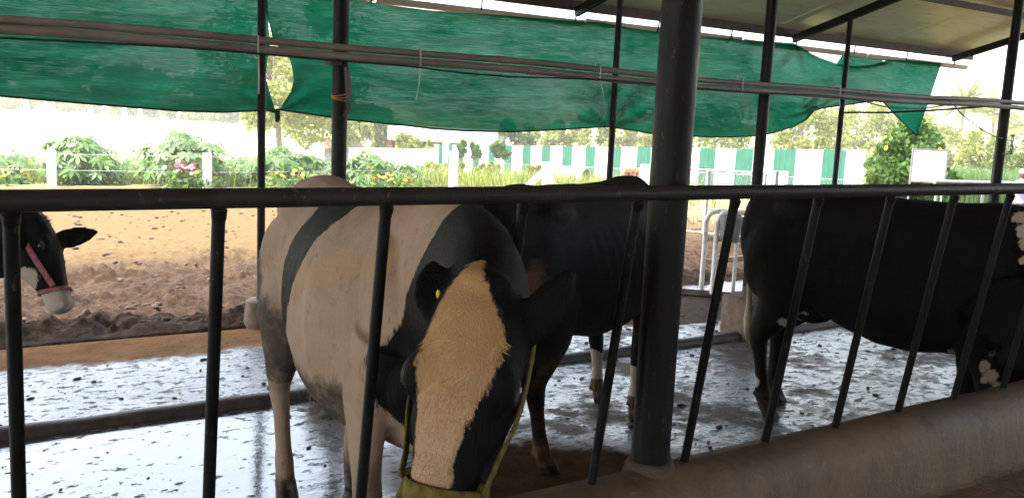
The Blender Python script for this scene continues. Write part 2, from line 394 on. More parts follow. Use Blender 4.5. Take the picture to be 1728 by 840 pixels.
def manger_mat():
    m, nt, b = newmat('manger_concrete')
    v = coords(nt); n1 = noise(nt, v, 2.5, 6, 0.65); n2 = noise(nt, coords(nt, (1, 1, 0.35)), 7, 7, 0.7); n3 = noise(nt, v, 40, 5, 0.7)
    c = ramp(nt, n1, [(0.3, (0.066, 0.040, 0.020)), (0.7, (0.155, 0.100, 0.056))])
    c = mixc(nt, ramp(nt, n2, [(0.46, g(0)), (0.64, g(0.8))]), c, (0.045, 0.029, 0.017))
    c = mixc(nt, ramp(nt, n3, [(0.6, g(0)), (0.7, g(0.5))]), c, (0.2, 0.165, 0.135))
    setc(nt, b, c); nt.links.new(ramp(nt, n1, [(0.3, g(0.45)), (0.7, g(0.75))]), b.inputs['Roughness'])
    bump(nt, b, mth(nt, 'ADD', n2, mth(nt, 'MULTIPLY', n3, 0.8)), 0.6, 0.02)
    return m
M['manger'] = manger_mat()
M['footing'] = surf('footing_concrete', (0.11, 0.072, 0.047), (0.19, 0.135, 0.098), 14, 0.85, 0.35)
M['kerb'] = surf('kerb_concrete', (0.03, 0.026, 0.022), (0.085, 0.07, 0.058), 12, 0.6, 0.3)
M['dung'] = surf('dung', (0.02, 0.013, 0.008), (0.055, 0.035, 0.022), 30, 0.6, 0.5)
M['clod'] = surf('earth_clod', (0.028, 0.016, 0.008), (0.09, 0.054, 0.028), 6, 0.9, 0.5)
M['straw'] = surf('straw', (0.1, 0.06, 0.03), (0.28, 0.19, 0.1), 5, 0.9, 0.2)

def coat_mat(name, white, tan, black=(0.0028, 0.003, 0.0036), dirtc=(0.075, 0.05, 0.035)):
    m, nt, b = newmat(name)
    def at(n):
        a = nt.nodes.new('ShaderNodeAttribute'); a.attribute_name = n; return a.outputs['Fac']
    v = coords(nt)
    nj = noise(nt, coords(nt, (1, 1, 0.45)), 75, 4, 0.7); nb = noise(nt, v, 5, 5, 0.6); nh = noise(nt, coords(nt, (1, 1, 0.14)), 260, 3, 0.6); nd = noise(nt, v, 16, 6, 0.7)
    k = mth(nt, 'ADD', at('mask'), mth(nt, 'MULTIPLY', mth(nt, 'SUBTRACT', nj, 0.5), 0.045))
    mr = nt.nodes.new('ShaderNodeMapRange'); nt.links.new(k, mr.inputs[0]); mr.inputs[1].default_value = -0.004; mr.inputs[2].default_value = 0.005
    wm = mr.outputs[0]
    wc = ramp(nt, nb, [(0.3, tuple(x * 0.66 for x in white)), (0.7, tuple(x * 1.06 for x in white))])
    tn = mth(nt, 'MULTIPLY', at('tan'), ramp(nt, nd, [(0.25, g(0.75)), (0.7, g(1.0))]))
    wc = mixc(nt, tn, wc, tan)
    wc = mixc(nt, mth(nt, 'MULTIPLY', ramp(nt, nh, [(0.35, g(0.0)), (0.7, g(0.6))]), 0.42), wc, tuple(x * 0.55 for x in tan))
    c = mixc(nt, wm, black, wc)
    dm = mth(nt, 'ADD', at('dirt'), mth(nt, 'MULTIPLY', mth(nt, 'SUBTRACT', nd, 0.5), 1.2))
    dr = ramp(nt, dm, [(0.34, g(0)), (0.86, g(1))])
    dcol = mixc(nt, nb, tuple(x * 0.6 for x in dirtc), tuple(x * 1.5 for x in dirtc))
    c = mixc(nt, dr, c, dcol)
    pk = at('skin')
    c = mixc(nt, pk, c, (0.016, 0.013, 0.013))
    setc(nt, b, c)
    rr = mixc(nt, wm, ramp(nt, nh, [(0.3, g(0.5)), (0.7, g(0.78))]), g(0.75))
    rr = mixc(nt, dr, rr, g(0.9)); rr = mixc(nt, pk, rr, g(0.3))
    nt.links.new(rr, b.inputs['Roughness'])
    nt.links.new(mixc(nt, wm, g(0.10), g(0.3)), b.inputs['Specular IOR Level'])
    b.inputs['Sheen Weight'].default_value = 0.0; b.inputs['Sheen Roughness'].default_value = 0.4
    bump(nt, b, mth(nt, 'ADD', mth(nt, 'ADD', nh, mth(nt, 'MULTIPLY', nj, 0.7)), mth(nt, 'MULTIPLY', dr, mth(nt, 'MULTIPLY', nd, 3.0))), 0.8, 0.006)
    return m
# ================================================================== THE SETTING
def axis(breaks):
    out = []
    for a, b, st in breaks:
        n = max(1, int(round((b - a) / st))); out += [a + (b - a) * i / n for i in range(n)]
    out.append(breaks[-1][1]); return out
def build_ground():
    xs = axis([(-1500, -200, 130), (-200, -40, 16), (-40, -8, 4), (-8, -0.5, 0.5), (-0.5, 4.6, 0.032), (4.6, 9.2, 0.055), (9.2, 16, 0.4), (16, 60, 2), (60, 220, 14), (220, 1500, 130)])
    ys = axis([(-400, -40, 60), (-40, -6, 4), (-6, 6.7, 0.8), (6.7, 9.2, 0.034), (9.2, 13, 0.08), (13, 20, 0.4), (20, 60, 2), (60, 220, 14), (220, 1900, 140)])
    vs = []; nx = len(xs)
    for y in ys:
        for x in xs:
            z = terrain(x, y)
            if y < 6.85: z -= 0.06
            if -8 < x < 16 and 6.6 < y < 14:
                a = sstep(6.75, 7.15, y) * (1 - sstep(9.0, 12.5, y)); a2 = sstep(6.75, 7.0, y) * (1 - sstep(11, 14, y))
                p = Vector((x, y, 0))
                h = mnoise.fractal(p * 2.1, 0.8, 2.1, 5, noise_basis='PERLIN_ORIGINAL') * 0.07
                h2 = abs(mnoise.noise(p * 7.5)) * 0.06 + abs(mnoise.noise(p * 15 + Vector((3, 1, 0)))) * 0.05 + mnoise.noise(p * 31) * 0.022
                z += a * (h + 0.035) + a * h2 * (0.45 + 1.1 * sstep(-.25, .35, mnoise.noise(p * 1.3 + Vector((9, 2, 0))))) + a2 * 0.01 * mnoise.noise(p * 9)
            vs.append((x, y, z))
    fs = [(j * nx + i, j * nx + i + 1, (j + 1) * nx + i + 1, (j + 1) * nx + i) for j in range(len(ys) - 1) for i in range(nx - 1)]
    me = bpy.data.meshes.new('ground'); me.from_pydata(vs, [], fs); me.update()
    structure(link('ground', me, M['ground'], None, 'all'))
build_ground()

# concrete floor the cows stand on, with a broken outer edge
def build_floor():
    xs = axis([(-9, 0, 0.5), (0, 6.5, 0.07), (6.5, 15, 0.5)]); rows = 40; vs = []
    for x in xs:
        ye = 6.92 - 1.32 * sstep(4.0, 5.2, x) + 0.05 * mnoise.noise(Vector((x * 1.7, 0, 2))) + 0.02 * mnoise.noise(Vector((x * 9, 3, 0)))
        for j in range(rows + 1):
            y = 2.0 + (ye - 2.0) * j / rows
            z = 0.006 * mnoise.noise(Vector((x * 0.9, y * 0.9, 5)))
            vs.append((x, y, z))
        vs.append((x, ye + 0.02, -0.09))
    k = rows + 2
    fs = [(i * k + j, (i + 1) * k + j, (i + 1) * k + j + 1, i * k + j + 1) for i in range(len(xs) - 1) for j in range(k - 1)]
    me = bpy.data.meshes.new('cow_floor'); me.from_pydata(vs, [], fs); me.update()
    structure(link('cow_floor', me, M['floor'], None, 'all'))
build_floor()
P4 = [onZ(1120, 452), onZ(1275, 466), onZ(1275, 498), onZ(1120, 486)]
mb = MB(); mb.loft([[Vector((p.x, p.y, z)) for p in P4] for z in (-.05, .012)]); structure(mb.build('wash_pad', M['wet_pad'], smooth=False))
# low kerb in the floor along the inner posts
mb = MB(); rings = []
for i in range(161):
    x = -9 + 24 * i / 160; j = 0.008 * mnoise.noise(Vector((x * 2.5, 0, 0)))
    rings.append([Vector((x, 5.06 + py + j, pz + j)) for py, pz in ((-0.055, -0.02), (-0.055, 0.022), (-0.042, 0.040), (-0.015, 0.050), (0.02, 0.050), (0.045, 0.038), (0.055, 0.022), (0.055, -0.02))])
mb.loft(rings); structure(mb.build('kerb', M['kerb']))
# feed alley the photographer stands on
mb = MB(); xs = axis([(-9, 15, 0.4)]); ys = axis([(-7, 1.79, 0.4)])
mb.add([(x, y, 0.42 + 0.012 * mnoise.noise(Vector((x, y, 0)))) for y in ys for x in xs], [(j * len(xs) + i, j * len(xs) + i + 1, (j + 1) * len(xs) + i + 1, (j + 1) * len(xs) + i) for j in range(len(ys) - 1) for i in range(len(xs) - 1)])
structure(mb.build('feed_alley_floor', M['footing']))

# dung clods on the floor (uncountable)
mb = MB()
for i in range(800):
    x = random.uniform(-0.5, 7.5); y = random.uniform(2.3, 6.1) if random.random() < 0.7 else random.uniform(4.6, 6.2)
    r = random.choice([0.003, 0.004, 0.005, 0.007, 0.012]) * random.uniform(0.7, 1.4)
    if x < 2.2 and y < 5: r *= 0.55
    mb.ell((x, y, r * 0.25), (r * random.uniform(1, 2.2), r, r * 0.6), Matrix.Rotation(random.uniform(0, PI), 3, 'Z'), 7, 4)
tag(mb.build('dung_clods', M['dung'], clean=False), 'small dark dung clods scattered over the wet floor', 'dung', kind='stuff')
mb = MB()
for i in range(2200):
    x = random.uniform(-1, 12); y = 7.1 + 7.5 * random.random() ** 1.7; r = random.choice([0.005, 0.007, 0.010, 0.014, 0.024]) * random.uniform(0.7, 1.3)
    zz = 0.05 * sstep(6.75, 7.15, y) * (1 - sstep(9, 12.5, y))
    mb.ell((x, y, zz + r * .3), (r * random.uniform(1, 2), r, r * 0.65), Matrix.Rotation(random.uniform(0, PI), 3, 'Z'), 7, 4)
tag(mb.build('earth_clods', M['clod'], clean=False), 'loose brown earth and dung clods strewn over the yard', 'clods', kind='stuff')
mb = MB()
for i in range(1600):
    x = random.uniform(2.6, 6.5); y = random.uniform(1.0, 1.74); a = random.uniform(0, PI); L = random.uniform(0.03, 0.1); z = 0.435 + random.random() * 0.03
    d = Vector((math.cos(a), math.sin(a), random.uniform(-.2, .2))) * L; s = Vector((-math.sin(a), math.cos(a), 0)) * 0.003
    p = Vector((x, y, z)); mb.add([p - d - s, p + d - s, p + d + s, p - d + s], [(0, 1, 2, 3)])
tag(mb.build('chopped_fodder', M['straw'], clean=False), 'brown chopped fodder lying along the foot of the manger wall', 'fodder', kind='stuff')

# manger wall
mb = MB(); rings = []
prof = [(2.03, -0.02), (2.03, 0.25), (2.025, 0.5), (2.02, 0.63), (2.0, 0.68), (1.96, 0.703), (1.92, 0.708), (1.87, 0.70), (1.83, 0.68), (1.80, 0.645), (1.785, 0.60), (1.775, 0.5), (1.765, 0.4), (1.76, 0.30)]
for i in range(241):
    x = -6 + 20 * i / 240
    rr = []
    for q, (y, z) in enumerate(prof):
        a = mnoise.noise(Vector((x * 1.3, y * 4, z * 3))) * 0.014 + mnoise.noise(Vector((x * 5, y * 9, z * 7))) * 0.006
        rr.append(Vector((x, y - a, z + (a if z > 0.3 else 0))))
    rings.append(rr)
mb.loft(rings)
tag(mb.build('manger_wall', M['manger'], smooth='all'), 'stained low concrete manger wall with a rounded worn top at lower right', 'wall')

# feeding rail: one welded barrier, its bars lean away at the foot
BX0, BDX, RY, RZ = 0.101, 0.3632, 1.80, 1.5595
root = empty('feed_rail', (BX0, RY, 0.7), 'long dark steel feed rail with slanting bars, crossing the whole view', 'railing')
def kid(o, p):
    o.parent = p; o.matrix_parent_inverse = Matrix.Translation(-Vector(p.location)); return o
mb = MB(); mb.tube([(-5, RY, RZ), (1.2, RY, RZ), (5, RY, RZ), (13.5, RY, RZ)], 0.0205, 20); kid(mb.build('top_rail', M['rail']), root)
for n in range(-8, 30):
    x = BX0 + BDX * n
    mb = MB(); T = Vector((x, RY + 0.002, RZ - 0.01)); B = T + Vector((0, 0.147, -1)) * 0.9
    mb.tube([T, T.lerp(B, .5), B], 0.0135, 14)
    mb.tube([T + Vector((0, 0, -0.012)), T + Vector((0, 0.0025, -0.028)), T + Vector((0, 0.0045, -0.034))], [0.0165, 0.015, 0.0137], 14)
    kid(mb.build('bar', M['steel']), root)

# big round column standing in the manger wall
def kids(root, *objs):
    for o in objs: kid(o, root)
root = empty('round_column', (1.80, 1.955, 0.7), 'thick dark round steel column standing in the manger wall', 'column')
mb = MB(); mb.tube([(1.80, 1.955, 0.3), (1.80, 1.955, 2.0), (1.80, 1.955, 4.36)], 0.0585, 32)
p = mb.build('shaft', M['steel'])
mb = MB(); mb.tube([(1.80, 1.955, 0.66), (1.80, 1.955, 0.70), (1.80, 1.955, 0.722), (1.80, 1.955, 0.728)], [0.085, 0.078, 0.067, 0.0595], 28); q = mb.build('concrete_collar', M['mortar'], None, 'all')
for v in q.data.vertices:
    k = mnoise.noise(v.co * 14) * 0.02; v.co.x += k; v.co.y -= abs(k); v.co.z += mnoise.noise(v.co * 11) * 0.012
kids(root, p, q)
root = empty('round_column', (9.3, 1.955, 0.7), 'thick dark round steel column in the manger wall far along the rail', 'column')
mb = MB(); mb.tube([(9.3, 1.955, 0.3), (9.3, 1.955, 4.36)], 0.0585, 32); kids(root, mb.build('shaft', M['steel']))

# roof: pitched sheets on rafters and purlins; low eave at Y 7.7
EY, EZ, SL = 7.72, 2.80, 0.28
RX0, RX1 = -8.5, 13.0
def rz_(y): return EZ + SL * (EY - y)
YR = -0.5
root = empty('shed_roof', (3, YR, rz_(YR)), 'pitched metal sheet roof of the open cow shed seen from below', 'roof')
mb = MB(); n = 20; wd = (RX1 - RX0) / n
for i in range(n):
    x0 = RX0 + wd * i; x1 = x0 + wd + 0.06; lift = 0.009 * (i % 2)
    for (ya, yb) in ((EY + 0.16, YR), (YR, YR - 8.4)):
        sgn = 1 if ya > YR + 0.1 else -1
        za = rz_(ya) if sgn == 1 else rz_(YR); zb = rz_(YR) if sgn == 1 else rz_(YR) - SL * 8.4
        k = 12; vs = []
        for (yy, zz) in ((ya, za), (yb, zb)):
            for dz in (0.155, 0.158):
                for q in range(k + 1):
                    xx = x0 + (x1 - x0) * q / k
                    rib = 0.004 if q in (0, 12) else 0.0
                    vs.append((xx, yy, zz + dz + lift + rib))
        w_ = k + 1; fs = []
        for q in range(k):
            fs.append((q, q + 1, 2 * w_ + q + 1, 2 * w_ + q)); fs.append((w_ + q, w_ + q + 1, 3 * w_ + q + 1, 3 * w_ + q))
            fs.append((q, q + 1, w_ + q + 1, w_ + q)); fs.append((2 * w_ + q, 2 * w_ + q + 1, 3 * w_ + q + 1, 3 * w_ + q))
        mb.add(vs, fs)
kids(root, mb.build('roof_sheet', M['roof'], smooth=False, clean=False))
for x in (-8.1, -4.66, -1.22, 2.22, 5.66, 9.02, 12.45):
    mb = MB(); mb.beam((x, EY + 0.02, EZ + 0.03), (x, YR, rz_(YR) + 0.03), 0.05, 0.09)
    mb.beam((x, YR, rz_(YR) + 0.03), (x, YR - 8.3, rz_(YR) - SL * 8.3 + 0.03), 0.05, 0.09)
    kids(root, mb.build('rafter', M['steel_dark'], smooth=False))
for y in (EY + 0.03, 6.35, 4.9, 3.5, 2.1, 0.7, -0.5, -2.2, -4, -6, -8.6):
    z = rz_(y) if y >= YR else rz_(YR) - SL * (YR - y)
    mb = MB(); h = 0.10 if y > 7 else 0.07
    mb.box(((RX0 + RX1) / 2, y, z + 0.075 + h / 2 - 0.02), (RX1 - RX0 - 0.1, 0.045, h))
    kids(root, mb.build('purlin', M['purlin'], smooth=False))
# gutter under the eave
GY, GZ = EY + 0.14, 2.775
mb = MB(); out = []
mb2 = MB()
for s_ in range(9):
    xa = RX0 + (RX1 - RX0) * s_ / 9; xb = RX0 + (RX1 - RX0) * (s_ + 1) / 9 - 0.02
    sag = 0.012 * math.sin(s_ * 2.3); r = 0.058
    prof = [(math.cos(a) * r, math.sin(a) * r) for a in np.linspace(PI * 0.98, PI * 2.02, 12)] + [(math.cos(a) * (r - 0.005), math.sin(a) * (r - 0.005)) for a in np.linspace(PI * 2.02, PI * 0.98, 12)]
    mb2.loft([[Vector((x, GY + a, GZ + b + sag)) for a, b in prof] for x in (xa, (xa + xb) / 2, xb)])
go = mb2.build('gutter', M['gutter']); kids(root, go)
for x in np.arange(RX0 + 0.4, RX1, 1.15):
    mb = MB(); mb.tube([(x, EY + 0.055, 2.90), (x, EY + 0.075, 2.83), (x, EY + 0.08, 2.76), (x, GY, 2.708), (x + 0.01, GY + 0.05, 2.74)], 0.009, 8)
    kids(root, mb.build('gutter_bracket', M['steel_dark']))

# inner row of thick posts and outer row of thin posts
def post(name, x, y, r, ztop, label, foot, group, rust=0.35):
    root = empty(name, (x, y, 0), label, 'post', group=group)
    mb = MB(); mb.tube([(0, 0, 0.02), (0, 0, 1.0), (0, 0, ztop)], r, 18); o = mb.build('pole', M['steel'], root)
    mb = MB()
    if foot == 'block':
        mb.box((0, 0, 0.16), (0.30, 0.30, 0.34), bevel=0.03)
        mb.box((0, 0, 0.335), (0.2, 0.2, 0.05), bevel=0.02)
    else:
        pts = [(0, 0, -0.03), (0, 0, 0.05), (0, 0, 0.16), (0, 0, 0.205), (0, 0, 0.215)]
        mb.tube(pts, [0.135, 0.128, 0.123, 0.118, 0.10], 28)
    fo = mb.build('footing', M['footing'], root)
    for v in fo.data.vertices:
        k = mnoise.noise(Vector(v.co) * 9 + Vector((x, 0, 0))) * 0.012; v.co.x += k; v.co.y += k
    mb = MB(); mb.tube([(0, 0, 0.2), (0, 0, 0.32), (0, 0, 0.42)], [r + 0.006, r + 0.003, r + 0.001], 18); mb.build('rust_sleeve', M['purlin'], root)
    return root
inner = [(-1.6, 'thick round roof post with concrete block foot outside the left edge'), (2.03, 'thick dark round post behind the white cow, orange twine round it below the pipes'),
         (5.68, 'thick round post on a stained concrete block between column and right black cow'), (9.27, 'thick round post at the right edge carrying a small ladder bracket'), (12.9, 'thick round post beyond the right edge')]
for x, lb in inner: post('roof_post', x, 5.12, 0.046, rz_(5.12) + 0.03, lb, 'block', 'inner row of thick roof posts')
outer = [(-1.34, 'thin round post of the outer row outside the left edge'), (2.10, 'thin dark post on a round concrete footing, at the slit in the net'), (5.555, 'thin dark post left of the thick column, net cord tied to it'), (8.985, 'thin dark post right of the column, near the torn end of the net'), (12.40, 'thin dark post of the outer row beyond the right edge')]
for x, lb in outer: post('net_post', x, 6.90, 0.031, rz_(6.9) + 0.03, lb, 'round', 'outer row of thin posts')
# pipe support and twine on the second inner post
mb = MB(); mb.box((1.955, 5.04, 2.005), (0.07, 0.09, 0.035), bevel=0.004); mb.beam((2.03, 5.02, 1.98), (2.06, 5.04, 1.78), 0.02, 0.03)
mb.tube([(2.05, 5.055, 1.80), (2.06, 5.05, 1.74), (2.035, 5.048, 1.70)], 0.012, 8)
tag(mb.build('pipe_bracket', M['purlin']), 'rusty welded bracket under the pipes on the post behind the white cow', 'bracket')
mb = MB()
for dz in (0, 0.012, 0.024):
    mb.tube([(2.03 + 0.048 * math.cos(a), 5.12 + 0.048 * math.sin(a), 1.80 + dz + 0.012 * math.sin(a + dz * 50)) for a in np.linspace(0, 2 * PI, 25)], 0.003, 6)
tag(mb.build('twine', M['orange_wire']), 'orange twine wound round the post below the pipes', 'twine')
# ladder bracket on the right post
root = empty('ladder_bracket', (9.27, 5.06, 1.65), 'small black ladder bracket on the right edge post', 'bracket')
mb = MB()
for dx in (0.075, 0.105): mb.tube([(dx, 0, -0.07), (dx, 0, 0.13)], 0.006, 8)
for k in range(4): mb.tube([(0.04, 0, -0.05 + k * 0.055), (0.11, 0, -0.05 + k * 0.055)], 0.006, 8)
mb.build('rungs', M['rubber'], root)
mb = MB(); mb.box((0.02, 0.0, -0.075), (0.18, 0.02, 0.014)); mb.build('arm', M['rubber'], root)

# two plastic pipes strapped in front of the inner posts
PY = 5.02
pg = 'plastic pipes running across under the roof'
def wob(x, ph): return 0.012 * math.sin(x * 0.8 + ph) + 0.006 * math.sin(x * 2.3 + ph)
for nm, z, y, lb, r in (('water_pipe', 2.085, PY + 0.012, 'upper of the two brown plastic pipes running across below the roof', 0.021), ('water_pipe', 2.034, PY - 0.005, 'lower of the two brown plastic pipes running across below the roof', 0.0245)):
    root = empty(nm, (0, y, z), lb, 'pipe', group=pg)
    xs = np.linspace(-7, 13, 90)
    mb = MB(); mb.tube([(x, 0, wob(x, 0 if z > 2.06 else 0.35)) for x in xs], r, 14); mb.build('pipe', M['conduit'], root)
    for x in ((0.95, 3.1, 6.9, 9.9) if z > 2.06 else (1.65, 3.32, 5.2, 8.1)):
        mb = MB(); mb.tube([(x - 0.03, 0, wob(x, 0 if z > 2.06 else 0.35)), (x + 0.03, 0, wob(x, 0 if z > 2.06 else 0.35))], r + 0.004, 14); mb.build('coupling', M['conduit'], root)
for px, L, lean, lb in ((433, 0.2, 0.0, 'pale cable tie hanging from the pipes left of the thin post'), (706, 0.19, -0.012, 'pale cable tie hanging from the pipes above the farm building'), (1010, 0.12, 0.02, 'pale cable tie hanging from the pipes beside the tied cord'), (1252, 0.13, 0.03, 'pale cable tie hanging from the pipes right of the thick column'), (1418, 0.1, 0.0, 'pale cable tie on the pipes at the ragged part of the net')):
    P = onY(px, 100, PY); x = P.x
    mb = MB(); a = 0.032
    mb.tube([(x, PY - a, 2.0), (x, PY - a, 2.115), (x, PY + a, 2.125), (x, PY + a + .006, 2.0), (x, PY - a, 1.995)], (0.0045), 6)
    mb.tube([(x, PY - a, 2.01), (x + lean, PY - a - 0.01, 2.0 - L * 0.5), (x + lean * 2.2, PY - a - 0.004, 2.0 - L)], [(0.005, 0.002)] * 3, 6)
    tag(mb.build('cable_tie', M['tie']), lb, 'cable tie', 'cable ties on the pipes')
# cables
def pxpath(pts, Y): return [onY(x, y, Y) for x, y in pts]
def smoothpath(P, n=8):
    out = []
    for i in range(len(P) - 1):
        p0 = P[max(i - 1, 0)]; p1 = P[i]; p2 = P[i + 1]; p3 = P[min(i + 2, len(P) - 1)]
        for k in range(n):
            t = k / n
            out.append(0.5 * ((2 * p1) + (p2 - p0) * t + (2 * p0 - 5 * p1 + 4 * p2 - p3) * t * t + (3 * p1 - p0 - 3 * p2 + p3) * t ** 3))
    out.append(P[-1]); return out
mb = MB(); P = smoothpath(pxpath([(-200, 50), (0, 64), (300, 80), (573, 103), (690, 112), (760, 121), (850, 129), (940, 132), (1050, 137), (1200, 151), (1290, 158), (1390, 161), (1450, 170), (1500, 181), (1560, 183), (1606, 177), (1622, 192), (1650, 214), (1675, 229), (1692, 234)], PY - 0.035))
mb.tube(P, 0.0058, 8)
tag(mb.build('cable', M['rubber']), 'black cable drooping below the pipes and looping down to the right post', 'cable')
mb = MB(); mb.tube([onY(1422, 190, 6.86), onY(1500, 190, 6.4), onY(1580, 186, 5.9), onY(1660, 180, 5.2), onY(1700, 176, 5.08)], 0.011, 10)
tag(mb.build('brace_rod', M['steel']), 'thin dark brace rod from the thin post to the right edge post', 'rod')

# ------------------------------------------------------------------ shade nets
def net(name, pairs, yt, yb, label, n_per=14, nv=46, hem=True, ysag=0.10, left=None, right=None, seed=0, folds=()):
    """pairs: (top pixel, bottom pixel) along the net; both are traced onto its own hanging surface"""
    cols = []
    for i in range(len(pairs) - 1):
        (a, b), (c, d) = pairs[i], pairs[i + 1]
        k = max(2, int(max(abs(c[0] - a[0]), abs(d[0] - b[0])) / 6))
        for q in range(k): t = q / k; cols.append(((a[0] + (c[0] - a[0]) * t, a[1] + (c[1] - a[1]) * t), (b[0] + (d[0] - b[0]) * t, b[1] + (d[1] - b[1]) * t)))
    cols.append(pairs[-1]); nu = len(cols); vs = []
    def along(L, v):
        for i in range(len(L) - 1):
            if L[i][0] <= v <= L[i + 1][0]:
                t = (v - L[i][0]) / (L[i + 1][0] - L[i][0]); return L[i][1] + (L[i + 1][1] - L[i][1]) * t
        return 0
    for iu, (tp, bp) in enumerate(cols):
        for j in range(nv + 1):
            v = j / nv
            x = tp[0] + (bp[0] - tp[0]) * v; y = tp[1] + (bp[1] - tp[1]) * v
            if left: x += along(left, v) * max(0, 1 - iu / 14) ** 1.5
            if right: x += along(right, v) * max(0, 1 - (nu - 1 - iu) / 14) ** 1.5
            YT = yt; YB = yb(bp[0]) if callable(yb) else yb
            Y = YT + (YB - YT) * v
            q = Vector((x * 0.006 + seed, y * 0.012, seed))
            w = math.sin(PI * min(1, v * 1.02)) if v < 0.98 else 0.0
            Y += ysag * w * (0.6 + 0.5 * mnoise.noise(q * 0.5)) + 0.035 * mnoise.noise(q * 1.8) * min(1, v * 5) + 0.016 * mnoise.noise(Vector((x * 0.004, y * 0.07, seed))) * min(1, v * 5)
            for fx, fy, rad, amp, cnt in folds:
                dx, dy = x - fx, y - fy; d = math.hypot(dx, dy)
                if d < rad: Y += amp * (1 - d / rad) * min(1, d / 8) * math.sin(math.atan2(dy, dx) * cnt)
            vs.append(onY(x, y, Y))
    k = nv + 1
    fs = [(i * k + j, (i + 1) * k + j, (i + 1) * k + j + 1, i * k + j + 1) for i in range(nu - 1) for j in range(nv)]
    me = bpy.data.meshes.new(name); me.from_pydata(vs, [], fs); me.update()
    root = empty(name, (vs[nu // 2 * k][0], yt, 2.2), label, 'shade net', group='green shade nets along the open side')
    kids(root, link('net_cloth', me, M['net'], None, 'all'))
    if hem:
        mb = MB(); mb.tube([Vector(vs[i * k + nv]) + Vector((0, 0, 0.004)) for i in range(nu)], 0.009, 6); kids(root, mb.build('hem', M['net_hem']))
    return root
NT = 7.80
net('shade_net', [((-420, -124), (-420, 126)), ((-100, -90), (-100, 152)), ((0, -80), (0, 163)), ((150, -64), (150, 176)), ((300, -48), (300, 188)), ((380, -40), (380, 190)), ((450, -32), (464, 186))], NT, 7.02,
    'long green shade net left of the slit, its lower hem dipping to the right', left=None, right=[(0, 0), (0.5, -2), (0.62, -8), (0.75, -12), (0.9, -5), (1, 0)], seed=1, folds=((464, 186, 90, 0.05, 9),))
def yb_main(x): return 7.02 if x < 1250 else 7.02 + 0.45 * sstep(1250, 1400, x)
pairs = [((436, -33), (472, 186)), ((520, -20), (540, 196)), ((576, -6), (590, 203)), ((650, 8), (660, 210)), ((720, 17), (730, 218)), ((780, 22), (790, 222)), ((860, 27), (870, 223)), ((950, 35), (950, 219)), ((1015, 38), (1026, 214)), ((1060, 47), (1070, 221)), ((1110, 54), (1110, 228)),
         ((1190, 62), (1200, 232)), ((1260, 68), (1260, 231)), ((1300, 70), (1300, 226)), ((1340, 73), (1337, 215)), ((1358, 84), (1360, 203)), ((1372, 92), (1374, 187)), ((1385, 98), (1390, 183)), ((1410, 107), (1420, 179)), ((1440, 112), (1450, 175)),
         ((1470, 110), (1478, 171)), ((1485, 106), (1490, 172)), ((1500, 101), (1515, 199)), ((1530, 102), (1533, 216)), ((1560, 104), (1547, 229)), ((1589, 107), (1550, 222))]
net('shade_net', pairs, NT, yb_main, 'longest green shade net right of the slit, ending in a torn pointed corner', left=[(0, 0), (0.45, 8), (0.6, 31), (0.7, 33), (0.78, 31), (0.86, 24), (0.95, 7), (1, 0)], seed=5, folds=((1026, 214, 120, 0.06, 11), (472, 186, 90, 0.05, 9), (1380, 185, 60, 0.05, 13), (1350, 75, 110, 0.05, 8)))
net('shade_net', [((1428, 84), (1408, 112)), ((1440, 90), (1440, 117)), ((1462, 92), (1470, 115)), ((1497, 106), (1500, 109))], NT + 0.06, 7.85, 'small green scrap of folded net showing under the gutter', nv=10, hem=False, ysag=0.02, seed=9)
net('shade_net', [((493, 138), (471, 186)), ((498, 150), (485, 184)), ((505, 165), (502, 182))], 7.1, 7.0, 'small light green fold of net beside the slit', nv=14, hem=False, ysag=0.01, seed=12) if False else None
# knots and cord
mb = MB(); q = onY(468, 190, 6.93)
mb.ell(q, (0.022, 0.022, 0.03), None, 10, 6); mb.tube([q, q + Vector((-0.05, 0.0, 0.012)), q + Vector((-0.11, 0.0, 0.02))], [0.014, 0.01, 0.008], 8)
mb.tube([q, q + Vector((0.004, 0, -0.045)), q + Vector((-0.006, 0, -0.075))], [0.016, 0.024, 0.012], 8)
tag(mb.build('net_knot', M['net_hem']), 'dark green knot tying the two nets to the thin post', 'knot')
mb = MB(); q = onY(1027, 212, 6.95)
mb.tube([onY(1030, 162, 6.9), onY(1027, 185, 6.92), onY(1025, 212, 6.95)], [0.006, 0.011, 0.012], 8)
tag(mb.build('cord', M['net_rope']), 'light green cord hanging along the thin post left of the thick column', 'cord')
# ================================================================== COWS
# head profile: s along the face (poll -> muzzle), half width, front n, back n
HEAD = [(-0.045, .045, -.035, -.085), (-0.02, .075, -.005, -.13), (0.03, .092, .018, -.165), (0.09, .104, .03, -.19), (0.15, .108, .036, -.205), (0.20, .102, .036, -.21),
        (0.26, .088, .03, -.20), (0.32, .074, .02, -.165), (0.38, .066, .012, -.135), (0.43, .069, .008, -.122), (0.465, .075, .004, -.118), (0.495, .070, -.006, -.108), (0.515, .052, -.025, -.09), (0.522, .028, -.045, -.072)]
def head_at(s):
    for i in range(len(HEAD) - 1):
        if HEAD[i][0] <= s <= HEAD[i + 1][0]:
            t = (s - HEAD[i][0]) / (HEAD[i + 1][0] - HEAD[i][0]); return [HEAD[i][k] + (HEAD[i + 1][k] - HEAD[i][k]) * t for k in (1, 2, 3)]
    return HEAD[0][1:] if s < HEAD[0][0] else HEAD[-1][1:]
